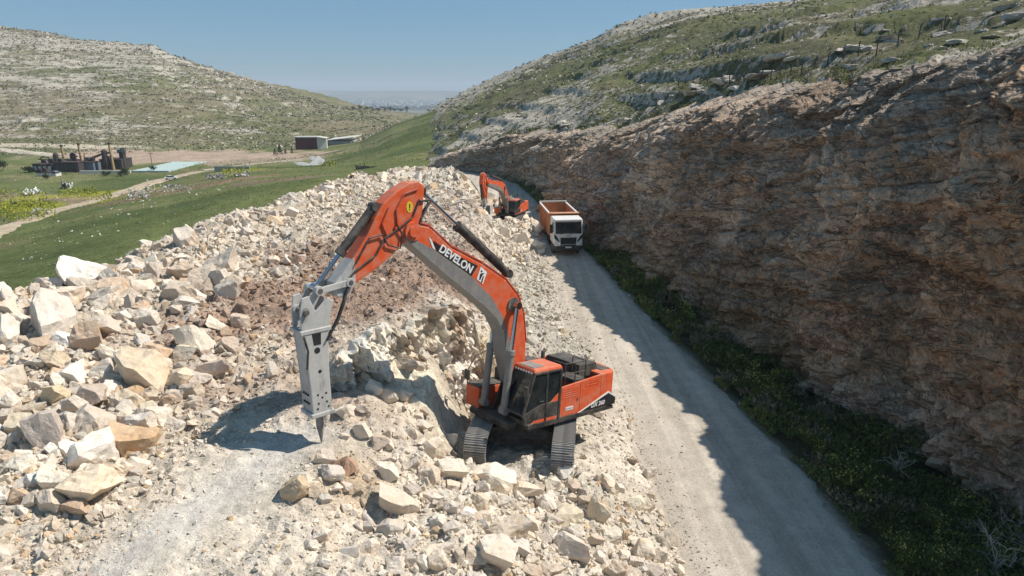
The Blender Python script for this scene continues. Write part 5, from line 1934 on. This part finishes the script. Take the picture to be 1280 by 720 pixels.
# hillside: limestone blocks, tufts, bushes
rg = np.random.default_rng(31)
inview = lambda P: (P[:, 1] > 10) & (np.abs(P[:, 0]) < .95 * np.maximum(P[:, 1], 1))
band = lambda P: sstep(.38 + 2.4 * fbm(P[:, 0] * .035, P[:, 1] * .05, P[:, 2] * .25, 3, 141))
P = grid_sample(Vh, 30000, rg, lambda P, i, j: (inview(P) & (pxT[i] > 540)) * (.15 + .85 * band(P)) * .55, 2, 185)
s = (1.3 + 4.6 * rg.uniform(0, 1, len(P)) ** 4) * depth_of(P) / FPX
c = np.array((.42, .38, .32)) * rg.uniform(.7, 1.25, (len(P), 1))
P[:, 2] += s * .05
scatter('hill_stones', P, s, c, TINY, M['rubble'], rg, None, .5, (1.3, 1.0, .6))
P = grid_sample(Vh, 9000, rg, lambda P, i, j: (inview(P) & (pxT[i] > 530)) * (1 - .7 * band(P)) * .8, 3, 190)
P = np.repeat(P, 9, 0); dd = depth_of(P)
s = (.9 + 1.3 * rg.uniform(0, 1, len(P))) * dd / FPX
P = P + rg.normal(size=P.shape) * (np.array((1.1, 1.1, .35)) * dd[:, None] / FPX)
ct = greens(len(P), rg, (.045, .060, .022), (.10, .12, .035))
leaves('scrub', P, s, ct, rg, None, .42, .5, 'stuff')
# grass along the brow
n = 16000
i = rg.integers(60, NC - 40, n); r_ = np.abs(rg.normal(size=n)) * 3.0
j = np.searchsorted(tt, np.clip(r_ / rr[i], 0, 1)); j = np.clip(j, 0, NR - 2)
P = Vh[i, j] + (Vh[i + 1, j] - Vh[i, j]) * rg.uniform(0, 1, (n, 1)) + (Vh[i, j + 1] - Vh[i, j]) * rg.uniform(0, 1, (n, 1))
k = fbm(P[:, 0] * .4, P[:, 1] * .4, 0, 3, 142) > .0
P = P[k]
s = rg.uniform(.10, .28, len(P)) * np.maximum(1, P[:, 1] / 45)
leaves('brow_grass', P, s, greens(len(P), rg, (.075, .10, .03), (.20, .19, .08)), rg, None, .12, .9, 'stuff')
# flat limestone slabs that break through the turf
random.seed(5)
for k in range(46):
    a = random.uniform(700, 1290)
    bb = np.interp(a, BROW[:, 0], BROW[:, 1]) - random.uniform(3, 10 + max(0, a - 800) * .11)
    h_ = hit(a, bb, BV_HILL)
    if h_ is None: continue
    w = random.uniform(14, 46) * (h_[0] - Vector(CAM)).dot(CF) / FPX
    o = bpy.data.objects.new('rock_slab', BOULD[k % len(BOULD)])
    COL.objects.link(o); o.parent = hillside
    o.scale = (w * random.uniform(.5, .8), w, w * .26)
    o.location = h_[0] + Vector((0, 0, w * .02))
    o.rotation_euler = (random.uniform(-.1, .1), random.uniform(-.15, .15), random.uniform(-.5, .5))
    t_ = random.uniform(.55, .85); o.color = (t_, t_, t_ * .98, 1)

# far hill: stones, scrub; field: pale stones
rg = np.random.default_rng(41)
vin = lambda P: (P[:, 0] / np.maximum(P[:, 1], 1) > -.85) & (P[:, 0] / np.maximum(P[:, 1], 1) < -.1)
bandv = lambda P: sstep(.30 + 2.6 * fbm(P[:, 0] * .010, P[:, 1] * .012, P[:, 2] * .22, 4, 151))
jr0, jr1 = int(.46 * NT_), int(.815 * NT_)
P = grid_sample(Vv, 52000, rg, lambda P, i, j: vin(P) * (.10 + .9 * bandv(P)) * (.35 + .65 * sstep((P[:, 2] + 6) / 40)) * (upx[i] < 500), jr0, jr1)
s = (1.0 + 2.6 * rg.uniform(0, 1, len(P)) ** 4) * depth_of(P) / FPX
c = np.array((.48, .43, .35)) * rg.uniform(.65, 1.25, (len(P), 1))
scatter('hill_stones', P, s, c, TINY, M['rubble'], rg, None, .5, (1.7, 1.2, .55))
P = grid_sample(Vv, 9000, rg, lambda P, i, j: vin(P) * (upx[i] < 520) * .8, jr0, jr1)
P = np.repeat(P, 5, 0); dd = depth_of(P)
s = (.8 + 1.2 * rg.uniform(0, 1, len(P))) * dd / FPX
P = P + rg.normal(size=P.shape) * (np.array((.9, .9, .35)) * dd[:, None] / FPX)
leaves('scrub', P, s, greens(len(P), rg, (.06, .075, .03), (.12, .125, .045)), rg, None, .42, .5, 'stuff')
# field stones
pts = []
random.seed(9)
for k in range(330):
    a, b = random.uniform(-10, 330), random.uniform(222, 340)
    if random.random() < .5: a, b = random.choice([(180, 240), (165, 250), (120, 290), (75, 300), (200, 258), (145, 262), (245, 240), (285, 232), (50, 252), (60, 330)]); a += random.gauss(0, 16); b += random.gauss(0, 4)
    h_ = hit(a, b, BV_VAL, BV_PILE)
    if h_ is None or drop(h_[0].x, h_[0].y, BV_PILE) and drop(h_[0].x, h_[0].y, BV_PILE).z > h_[0].z + .1: continue
    pts.append(h_[0][:])
P = np.array(pts)
s = (1.2 + 3.2 * rg.uniform(0, 1, len(P)) ** 2) * depth_of(P) / FPX
scatter('field_stones', P, s, np.array((.60, .56, .50)) * rg.uniform(.75, 1.2, (len(P), 1)), TINY, M['rubble'], rg, None, .4, (1.2, 1, .7))


# field grass: fine tufts where the slope is near enough to tell
def field_sample(n, a0, a1, b0, b1):
    out = []
    for k in range(n):
        h_ = hit(random.uniform(a0, a1), random.uniform(b0, b1), BV_VAL, BV_PILE)
        if h_ is not None: out.append(h_[0][:])
    return np.array(out)


P = grid_sample(Vv, 16000, rg, lambda P, i, j: vin(P) * sstep(.55 + fbm(P[:, 0] * .08, P[:, 1] * .08, 0, 3, 152)), 20, int(.40 * NT_))
s = (1.0 + 1.2 * rg.uniform(0, 1, len(P))) * depth_of(P) / FPX
leaves('field_grass', P, s, greens(len(P), rg, (.125, .155, .05), (.235, .245, .09)), rg, None, .25, 1.0, 'stuff')
# yellow mustard patches in the valley
for (a0, a1, b0, b1, n) in ((-10, 70, 252, 278, 1500), (75, 140, 238, 252, 900), (-10, 60, 240, 262, 500), (278, 305, 214, 222, 250), (395, 425, 206, 212, 120)):
    P = field_sample(n, a0, a1, b0, b1)
    k = fbm(P[:, 0] * .15, P[:, 1] * .15, 0, 3, 153) > -.15
    P = P[k]
    P[:, 2] += rg.uniform(0, .9, len(P))
    s = (1.3 + 1.6 * rg.uniform(0, 1, len(P))) * depth_of(P) / FPX
    c = np.where(rg.uniform(0, 1, (len(P), 1)) < .6, greens(len(P), rg, (.42, .42, .03), (.50, .48, .05)), greens(len(P), rg, (.12, .17, .03), (.18, .22, .04)))
    leaves('mustard_flowers', P, s, c, rg, None, .45, .6, 'stuff')

# ---- bushes in the ditch
def bush_mesh(seed, nleaf=520):
    rg = np.random.default_rng(seed)
    stems = [(rg.normal(size=2) * .22, rg.uniform(.5, 1.0)) for _ in range(9)]
    pos, tip = [], []
    for k in range(nleaf):
        (dx, dy), h = stems[rg.integers(0, 9)]
        t = rg.uniform(.15, 1) ** .7
        pos.append((dx * t * 2.0 + rg.normal() * .13, dy * t * 2.0 + rg.normal() * .13, h * t * (1 + rg.normal() * .06)))
        tip.append(t)
    pos = np.array(pos)
    V, F = leaf_arrays(pos, rg.uniform(.06, .17, nleaf), rg, .30, .35)
    c = greens(nleaf, rg, (.08, .13, .025), (.15, .20, .045))
    body = mesh_np('foliage', V, [F], False, np.repeat(c, 4, 0)); body.materials.append(M['leaf'])
    fp = pos[np.array(tip) > .86]; fp = fp + rg.normal(size=fp.shape) * .04 + np.array((0, 0, .08))
    V, F = leaf_arrays(fp, rg.uniform(.04, .075, len(fp)), rg, .5, .2)
    bl = mesh_np('blossom', V, [F], False, np.repeat(greens(len(fp), rg, (.55, .55, .10), (.62, .60, .25)), 4, 0)); bl.materials.append(M['leaf'])
    b = MB()
    for (dx, dy), h in stems: b.tube([(0, 0, -.1), (dx, dy, h * .5), (dx * 1.9, dy * 1.9, h * .95)], .014, 5, .005)
    return body, bl, b.mesh('stem', M['bark'])


BM = [bush_mesh(500 + k) for k in range(4)]
BUSH = [
    (1068, 622, 1.25, 'large leafy bush with pale yellow flowers, highest in the ditch by the road edge'),
    (1130, 712, 1.0, 'flowering bush at the road edge near the bottom of the photo'),
    (1166, 716, .9, 'flowering bush just right of the lowest roadside bush'),
    (1020, 566, .85, 'low yellow-green bush beside the road above the large leafy bush'),
    (945, 492, 1.1, 'yellow flowered bush by the bend of the tree shadow at mid ditch'),
    (968, 508, .9, 'small yellow flowered bush touching the mid ditch bush'),
    (925, 462, .8, 'small bush near the road, just beyond the yellow flowered pair'),
    (858, 406, 1.2, 'bright green bush below the dead shrub at the foot of the rock face'),
    (884, 424, .9, 'green bush next to the bright green bush, nearer to the camera'),
    (1208, 650, .8, 'sparse small bush deep in shade near the rock face'),
    (1170, 668, .75, 'thin pale bush in the dark middle of the ditch'),
    (805, 352, 1.1, 'rounded green weed bush at the far part of the ditch'),
    (1245, 704, .8, 'small leafy bush behind the dead branches in the lower right'),
]
for k, (a, b, sc_, lab) in enumerate(BUSH):
    p = hit(a, b, BV_FLOOR)[0]
    lab = lab.replace(' by the bend of the tree shadow at mid ditch', ' halfway along the ditch')
    o = tag(empty('flowering_bush', p), lab, 'bush', 'bushes in the ditch')
    o.scale = (sc_,) * 3; o.rotation_euler.z = k * 1.3
    for me_, nm in zip(BM[k % 4], ('foliage', 'blossom', 'stem')):
        c_ = bpy.data.objects.new(nm, me_); COL.objects.link(c_); c_.parent = o


def dead_shrub(a, b, size, seed, lab, nbr=8):
    h_ = hit(a, b, BV_FLOOR, BV_CLIFF)
    o = tag(empty('dead_shrub', h_[0]), lab, 'shrub', 'dead shrubs at the foot of the rock face')
    rd = random.Random(seed)

    def grow(w, p, d, ln, r, lv):
        pts = [p]
        for k in range(4):
            d = (d + Vector((rd.gauss(0, .28), rd.gauss(0, .28), rd.gauss(.02, .22)))).normalized()
            pts.append(pts[-1] + d * ln / 4)
        w.tube(pts, r, 5, r * .45)
        if lv:
            for k in range(rd.choice((3, 4))):
                q = pts[rd.randint(1, 4)]
                grow(w, q, (d + Vector((rd.gauss(0, .8), rd.gauss(0, .8), rd.gauss(.1, .5)))).normalized(), ln * rd.uniform(.45, .75), r * .5, lv - 1)
    for k in range(nbr):
        w = MB()
        t = k / nbr * 6.28
        grow(w, Vector((0, 0, 0)), Vector((math.cos(t) * .7, math.sin(t) * .7, rd.uniform(.4, 1.1))).normalized(), size * rd.uniform(.6, 1), size * .022, 2)
        w.build('branch', M['deadwood'], o)
    return o


dead_shrub(1245, 716, 1.15, 3, 'bare bleached dead shrub with twisted branches in the lower right corner', 8)
dead_shrub(1283, 684, 1.0, 4, 'dead branches cut off by the right edge of the photo', 6)
dead_shrub(872, 388, 1.7, 5, 'pale dead shrub standing at the foot of the rock face halfway along the ditch', 8)
dead_shrub(1120, 590, .8, 6, 'small dry twiggy shrub against the shaded rock face', 5)
dead_shrub(733, 296, 1.5, 8, 'dry shrub at the rock foot beside the dump truck', 5)

# ---- fence on the hillside
FP = [(921, 96, 6), (931, 95, 7), (941, 94, 8), (952, 92, 9), (963, 91, 10), (975, 89, 10), (988, 84, 11), (1002, 82, 12), (1018, 75, 12), (1034, 70, 12), (1055, 62, 12), (1073, 57, 14), (1095, 51, 20), (1122, 42, 18), (1148, 34, 15), (1180, 24, 17)] + [(912, 98, 7), (903, 99, 7), (894, 100, 7), (884, 101, 7), (875, 102, 7), (866, 101, 7), (857, 102, 6), (848, 103, 6)]
FP.sort()
fo = None
tops = []
for k, (a, top_, hp) in enumerate(FP):
    h_ = hit(a, top_ + hp - 1, BV_HILL)
    if h_ is None: continue
    p = h_[0]
    if fo is None:
        fo = tag(empty('fence', p), 'old wire fence with dark leaning posts running across the green hillside', 'fence')
        bpy.context.view_layer.update()
    hm = (hp + 3.5) * (p - Vector(CAM)).dot(CF) / FPX
    q = p - fo.location
    t = random.uniform(-.10, .10)
    w = MB(); w.tube([q - Vector((0, 0, .2)), q + Vector((t * .5, 0, hm * .8)), q + Vector((t + .10 * hm, 0, hm))], .022 + .00035 * p.y, 6)
    w.build('fence_post', M['post'], fo)
    tops.append((q, hm, t))
for fr in (.35, .72):
    w = MB(); w.tube([q + Vector((t * fr, 0, hm * fr)) for q, hm, t in tops], .012, 4); w.build('wire', M['post'], fo)

# ------------------------------------------------------------------ valley: tracks, works, sheds, trees
def drape(name, pts, width, m, lift=.12, wob=.25, tintc=None, seed=160, kind='structure', trees=(BV_VAL,)):
    """a track laid over the ground along pixel points"""
    P = np.array([hit(a, b, *trees)[0][:] for a, b in pts])
    seg = np.r_[0, np.cumsum(np.linalg.norm(np.diff(P, axis=0), axis=1))]
    n = max(12, int(seg[-1] / 1.5))
    s_ = np.linspace(0, seg[-1], n)
    Q = np.stack([np.interp(s_, seg, P[:, k]) for k in range(2)], 1)
    k = np.hanning(9); k /= k.sum()
    Q = np.stack([np.convolve(np.concatenate([[Q[0, j]] * 4, Q[:, j], [Q[-1, j]] * 4]), k, 'valid') for j in range(2)], 1)
    t = np.gradient(Q, axis=0); t /= np.linalg.norm(t, axis=1)[:, None] + 1e-9
    nn = np.stack([-t[:, 1], t[:, 0]], 1)
    m_ = 7
    V = []
    for i in range(n):
        for j in range(m_):
            e = (j / (m_ - 1) - .5) * width * (1 + wob * fbm(s_[i] * .12, j // 4 * 5.0, 0, 3, seed))
            x, y = Q[i] + nn[i] * float(e)
            p = drop(x, y, *trees)
            V.append((x, y, (p.z if p else 0) + (lift if 0 < j < m_ - 1 else -.15)))
    me = mesh_np(name, np.array(V), [grid_faces(n, m_, True)], True, np.tile(tintc, (n * m_, 1)))
    return tag(link(name, me, m), kind=kind)


mt = ground_mat('dirt_track', .6, bumpd=.1)
drape('dirt_road', [(-60, 308), (0, 285), (45, 272), (100, 256), (150, 241), (200, 226), (250, 214)], 6.5, mt, .14, .3, (.47, .38, .27))
drape('dirt_road', [(250, 214), (290, 208), (330, 204), (380, 199)], 5.0, mt, .14, .3, (.42, .36, .28), 161)
drape('track', [(-60, 184), (0, 187), (40, 191), (75, 195)], 7.0, mt, .2, .3, (.52, .46, .36), 162)
drape('path', [(372, 203), (384, 207), (394, 206), (400, 201), (392, 196)], 4.0, mt, .18, .3, (.40, .40, .38), 163)


def ground_pt(a, b):
    for k in range(40):
        h_ = hit(a, b + k * .3, BV_VAL)
        if h_: return h_[0]


def scale_at(p): return (p - Vector(CAM)).dot(CF) / FPX


def solid(name, lab, cat, a0, a1, base, top, depth, mk, roof=None, roofm=None, group=None, bev=0, kids=None):
    """an upright block from pixel a0..a1, standing on the ground at pixel row base, as high as pixel row top"""
    p = ground_pt((a0 + a1) / 2, base)
    k = scale_at(p)
    w, h = (a1 - a0) * k, (base - top) * k * 1.02
    o = tag(empty(name, p), lab, cat, group)
    b = MB(); b.box((0, depth / 2, h / 2 - .3), (w, depth, h + .6)); b.build('wall', M[mk], o)
    if kids: kids(o, w, h, depth)
    return o, w, h, depth


# works with three stacks
def stack_kids(m2):
    def f(o, w, h, d):
        pass
    return f


for a, top_, lab in ((83, 183, 'leftmost of the three ochre stacks of the dark works in the valley'), (104.5, 181, 'middle one of the three ochre stacks of the dark works'), (142.5, 180, 'stack on the right, rising beside the black upright silo of the works')):
    p = ground_pt(a, 213); k = scale_at(p)
    o = tag(empty('chimney_stack', p), lab, 'chimney', 'stacks of the works')
    h = (213 - top_) * k
    b = MB(); b.cyl((0, 0, -.3), (-.25, 0, h), .42, .30, n=14); b.build('stack', M['stackpaint'], o)
    b = MB(); b.cyl((-.25, 0, h * .97), (-.25, 0, h + .35), .40, n=14); b.build('cap_ring', M['rust'], o)
    b = MB(); b.box((.0, -.4, h * .55), (.5, .3, .15)); b.tube([(.05, -.5, 0), (-.1, -.5, h * .9)], .05, 5); b.build('ladder', M['rust'], o)
for a, b0, t0, r, lab in ((79, 213, 192, 3.0, 'dark rusty silo beside the leftmost stack'), (100, 212, 192, 3.6, 'dark rusty silo standing in front of the middle stack'), (139, 212, 188, 3.2, 'black upright silo beside the right-hand stack')):
    p = ground_pt(a, b0) + Vector((0, -2.2, 0)); k = scale_at(p)
    o = tag(empty('silo', p), lab, 'silo', 'silos of the works')
    h = (b0 - t0) * k; r_ = r * k
    b = MB(); b.cyl((0, 0, h * .35), (0, 0, h), r_, n=18); b.cyl((0, 0, h * .15), (0, 0, h * .35), r_ * .3, r_, n=18); smooth_by_angle(b.build('drum', M['rust'], o))
    b = MB(); b.cyl((0, 0, h), (0, 0, h + .5), r_ * 1.02, r_ * .4, n=18); b.build('roof', M['rust'], o)
    b = MB()
    for x in (-1, 1):
        for y in (-1, 1): b.tube([(x * r_ * .8, y * r_ * .8, -.3), (x * r_ * .8, y * r_ * .8, h * .5)], .09, 5)
    b.build('support_frame', M['rust'], o)


def plate_kids(n, mk):
    def f(o, w, h, d):
        for k in range(n):
            b = MB(); b.box((-w / 2 + (k + .5) * w / n, -.05, h * .5), (w / n * .55, .10, h * .55)); b.build('panel', M[mk], o)
        b = MB(); b.box((0, d / 2, h + .12), (w * 1.03, d * 1.05, .24)); b.build('roof', M['rust'], o)
        rd = random.Random(int(w * 100))
        for q in range(7):
            x, y, hh = rd.uniform(-.45, .45) * w, rd.uniform(.1, .8) * d, rd.uniform(.5, 2.2)
            if q % 2:
                b = MB(); b.tube([(x, y, h), (x, y, h + hh), (x + rd.uniform(-2, 2), y, h + hh * 1.1)], rd.uniform(.10, .22), 6); b.build('pipe', M['rust'], o)
            else:
                b = MB(); b.box((x, y, h + hh * .3), (rd.uniform(.6, 1.8), rd.uniform(.6, 1.8), hh * .6 + .3), top=(rd.uniform(.5, 1), 1)); b.build('roof_unit', M[rd.choice(('black', 'rust', 'bluegrey', 'steel'))], o)
    return f


solid('machine_hall', 'long black machine hall between the leftmost and the middle stack', 'hall', 69, 99, 215, 204, 6, 'rust', kids=plate_kids(5, 'black'))
solid('hopper', 'blue-grey sheet hopper in the middle of the works', 'hopper', 103, 118, 214, 204, 4, 'bluegrey', kids=plate_kids(3, 'bluegrey'))
solid('machine_hall', 'black box-shaped hall on the right of the works under the stack', 'hall', 126, 153, 212, 200.5, 6, 'black', kids=plate_kids(4, 'rust'))
solid('feed_tower', 'thin black feed tower at the right end of the works', 'tower', 151.5, 156.5, 211, 191.5, 1.6, 'rust', kids=plate_kids(1, 'black'))
solid('low_wall', 'long low whitish wall along the front of the works', 'wall', 100, 163, 217, 213.5, .5, 'palewall')
solid('container', 'small white container left of the works', 'container', 46, 70, 220.5, 216.5, 2.5, 'palewall', kids=plate_kids(3, 'paleroof'))
solid('shed', 'dark cluttered lean-to with a pale roof at the left end of the works', 'shed', 42, 66, 215, 206, 6, 'rust', kids=plate_kids(4, 'paleroof'))
p = ground_pt(120, 206)
o = tag(empty('conveyor', p), 'sloping dark conveyor bridging the stacks of the works', 'conveyor')
k = scale_at(p)
b = MB(); b.tube([(-14 * k, 0, 1.2), (10 * k, 0, 3.4), (22 * k, 0, 4.0)], .35, 6); b.build('belt_trough', M['rust'], o)
b = MB()
for x in (-10, 0, 9, 20): b.tube([(x * k, -.3, -.5), (x * k, 0, 2.2 + x * k * .1)], .10, 5)
b.build('trestle', M['rust'], o)
solid('concrete_slab', 'low pale blue-green concrete basin beside the works', 'basin', 164, 211, 215.5, 213.6, 26, 'aqua')
p = ground_pt(192, 212)
o = tag(empty('utility_pole', p), 'tall thin pole rising from the pale blue-green basin', 'pole')
k = scale_at(p)
b = MB(); b.tube([(0, -.5, -.3), (0, -.5, 22 * k)], .10, 6, .07); b.build('pole', M['post'], o)
b = MB(); b.box((0, -.5, 20 * k), (1.6, .10, .10)); b.build('crossarm', M['post'], o)
p = ground_pt(481, 163)
o = tag(empty('utility_pole', p), 'thin pole standing in the saddle between the two hills', 'pole')
k = scale_at(p)
b = MB(); b.tube([(0, 0, -.3), (0, 0, 12 * k)], .14, 6, .10); b.build('pole', M['post'], o)
b = MB(); b.box((0, 0, 11 * k), (2.2, .14, .14)); b.build('crossarm', M['post'], o)


def small_car(a, b_, lab):
    p = ground_pt(a, b_)
    o = tag(empty('car', p + Vector((0, 0, .12))), lab, 'car')
    o.rotation_euler.z = .35; o.scale = (.72,) * 3
    b = MB(); b.prism([(-2.1, .35), (-2.1, .85), (-1.2, .95), (1.3, .92), (2.1, .78), (2.1, .35)], -.85, .85); b.build('body', M['white'], o, .06)
    b = MB(); b.prism([(-1.5, .93), (-1.0, 1.42), (.4, 1.42), (1.15, .93)], -.75, .75); b.build('glasshouse', M['glass'], o, .05)
    b = MB(); b.box((-.35, 0, 1.43), (1.3, 1.3, .05)); b.build('roof', M['white'], o, .02)
    for x in (-1.3, 1.35):
        for y in (-.8, .8):
            b = MB(); b.cyl((x, y - .1, .32), (x, y + .1, .32), .32, n=14); b.build('wheel', M['tyre'], o)


small_car(214, 225, 'small white car on the dirt road below the pale basin')


# red-brown shed and the long low roof by the saddle
p = ground_pt(387, 187)
k = scale_at(p)
o = tag(empty('barn', p), 'dark red barn with a white gable end below the far hill', 'barn')
wd, hh, dd = 27 * k, 14.5 * k, 11.5 * k
b = MB(); b.box((-3.5 * k, dd / 2, hh / 2 - .3), (wd, dd, hh + .6)); wl = b.build('wall', M['maroon'], o)
for q in range(9):
    b = MB(); b.box((-3.5 * k - wd / 2 + (q + .5) * wd / 9, -.05, hh / 2), (wd / 9 * .82, .10, hh * .98)); b.build('panel', M['maroon'], wl)
b = MB(); b.prism([(10.05 * k, -.02), (21 * k, 3.5 * k), (21 * k, 7 * k), (10.05 * k, dd)], -.5, hh * .98, 'z'); b.build('gable_wall', M['palewall'], o)
b = MB(); b.prism([(-18 * k, hh), (10.5 * k, hh), (21.8 * k, hh * .93), (21.8 * k, hh * .97), (10.5 * k, hh + .45), (-18 * k, hh + .45)], -.5, dd + .5); b.build('roof', M['paleroof'], o)
p = ground_pt(425, 180)
k = scale_at(p)
o = tag(empty('greenhouse', p), 'long low building with a pale flat roof beside the dark red barn', 'building')
b = MB(); b.box((0, 4, .3), (36 * k, 9, 2.0)); b.build('wall', M['concrete'], o)
b = MB(); b.prism([(-18 * k, 1.3), (18 * k, 2.6), (18 * k, 2.9), (-18 * k, 1.6)], -1, 16); b.build('roof', M['paleroof'], o)
# grey walls by the dirt road
solid('field_wall', 'long grey block wall beside the dirt road, below the bare earth', 'wall', 268, 312, 213, 208, .5, 'concrete')
for a, b_, lab in ((41, 243, 'white sheet of scrap lying among the yellow flowers, leftmost'), (83, 236, 'heap of torn white and black sheeting beside the dirt road')):
    p = ground_pt(a, b_); k = scale_at(p)
    o = tag(empty('scrap_sheet', p), lab, 'scrap', 'scrap lying in the valley')
    rd = random.Random(int(a))
    for q in range(5):
        n_ = 6
        V = np.array([[(i / 5 - .5) * 7 * k + rd.uniform(-.2, .2), (j / 5 - .5) * 5 * k + rd.uniform(-.2, .2), .5 + .8 * math.sin(i * 1.1 + q) * math.cos(j * .8) + rd.uniform(0, .4)] for i in range(n_) for j in range(n_)])
        V += np.array([rd.uniform(-6, 6) * k, rd.uniform(-2, 2), 0])
        me = mesh_np('sheet', V, [grid_faces(n_, n_)], False)
        link('sheet', me, M['whitedecal'] if q % 2 == 0 or a < 50 else M['black'], o)


# trees
def tree(a, base, hpx, wpx, lab, seed, shape='round', grp='trees in the valley', nl=420, colr=((.03, .045, .018), (.07, .09, .03))):
    p = ground_pt(a, base)
    k = scale_at(p)
    h, w = hpx * k, wpx * k
    o = tag(empty('tree', p), lab, 'tree', grp)
    rg = np.random.default_rng(seed)
    b = MB(); b.tube([(0, 0, -.3), (.05 * w, 0, h * .3), (0, .03 * w, h * .75)], max(.10, h * .03), 6, .05)
    tr_ = b.build('trunk', M['bark'], o)
    c = rg.normal(size=(7, 3)) * np.array((.22 * w, .22 * w, .16 * h)) + np.array((0, 0, h * .58))
    ix = rg.integers(0, 7, nl)
    q = c[ix] + rg.normal(size=(nl, 3)) * np.array((.14 * w, .14 * w, .12 * h))
    if shape == 'cone':
        z = rg.uniform(.08, 1, nl); r_ = (1 - z) * w * .5; t = rg.uniform(0, 6.28, nl)
        q = np.stack([r_ * np.cos(t), r_ * np.sin(t), z * h], 1)
    V, F = leaf_arrays(q, rg.uniform(.08, .18, nl) * max(w, h * .6), rg, .4, .2)
    me = mesh_np('crown', V, [F], False, np.repeat(greens(nl, rg, *colr), 4, 0))
    link('crown', me, M['leaf'], o)
    return o


for k, (a, b_, hh_, ww_, lab) in enumerate([
    (157, 219, 9, 9, 'dark round tree at the right foot of the works'), (152, 221, 7, 8, 'dark bush in front of the low white wall, right of centre'),
    (133, 220, 6, 9, 'low dark bush in front of the works below the middle stack'), (58, 224, 6, 8, 'dark bush at the left foot of the works'),
    (192, 215, 8, 7, 'small dark tree at the foot of the thin pole'), (4, 213, 12, 16, 'grey-green tree at the left edge of the photo'), (36, 216, 8, 12, 'dark shrub tree left of the works')]):
    tree(a, b_, hh_, ww_, lab, 700 + k)
for k, (a, b_, hh_) in enumerate([(350, 194, 13), (344, 194, 9), (357, 193, 7), (365, 192, 7)]):
    tree(a, b_, hh_, hh_ * .55, ['tallest dark conifer left of the red barn', 'short conifer left of the tallest one by the barn', 'small conifer just right of the tallest one by the barn', 'small conifer nearest the red barn'][k], 720 + k, 'cone')
for k, a in enumerate((442, 450, 458, 466, 473, 481, 487, 494, 501, 508)):
    tree(a, 0 if False else np.interp(a, [436, 470, 510], [137.6, 140.0, 140.6]), 4.5 + (k * 7 % 4), 8, 'dark distant tree in the row along the saddle between the hills', 740 + k, 'round', 'row of distant trees in the saddle', 160)

# rubble heaps by the grey wall
rg = np.random.default_rng(77)
for (a0, a1, b0, b1, n_, t_) in ((258, 282, 218, 224, 160, .30), (288, 312, 216, 221, 120, .42), (160, 186, 238, 248, 110, .50), (180, 240, 232, 240, 90, .40), (40, 62, 262, 268, 70, .5)):
    P = field_sample(n_, a0, a1, b0, b1)
    if not len(P): continue
    P[:, 2] += rg.uniform(0, .35, len(P))
    s_ = rg.uniform(.25, .75, len(P))
    scatter('field_stones', P, s_, np.array((1, .95, .88)) * t_ * rg.uniform(.5, 1.3, (len(P), 1)), TINY, M['rubble'], rg)

# town on the plain
rg = np.random.default_rng(88)
m = MB()
for k in range(240):
    a = rg.uniform(395, 560)
    b_ = rg.choice([rg.normal(129.5, .9), rg.normal(133, 1.5)])
    Yd = at_z(a, max(b_, 118), -92)
    w = rg.uniform(12, 45); hgt = rg.uniform(8, 26)
    m.box((Yd[0], Yd[1], -92 + hgt / 2), (w, w * .7, hgt))
tag(m.build('town', M['palewall']), kind='stuff')
m = []
n_ = 5200
A = rg.uniform(380, 575, n_); Bp = rg.uniform(119, 138, n_)
P = np.array([at_z(a, b_, -91) for a, b_ in zip(A, Bp)])
k_ = fbm(P[:, 0] * .003, P[:, 1] * .0015, 0, 3, 171) > .05
P = P[k_ & (P[:, 1] < 7000)]
leaves('woodland', P, rg.uniform(8, 20, len(P)), greens(len(P), rg, (.03, .045, .02), (.06, .075, .03)), rg, None, .5, .5, 'stuff')

# ------------------------------------------------------------------ haze
HZ = bpy.data.materials.new('haze')
HZ.use_nodes = True
hn = HZ.node_tree.nodes
for n_ in list(hn):
    if n_.type == 'BSDF_PRINCIPLED': hn.remove(n_)
pv = hn.new('ShaderNodeVolumePrincipled')
pv.inputs['Color'].default_value = (.80, .90, 1.0, 1)
pv.inputs['Density'].default_value = .00021
HZ.node_tree.links.new(pv.outputs[0], hn['Material Output'].inputs['Volume'])
b = MB(); b.box((0, 6900, 5), (34000, 14400, 206))
tag(b.build('haze', HZ), kind='stuff')
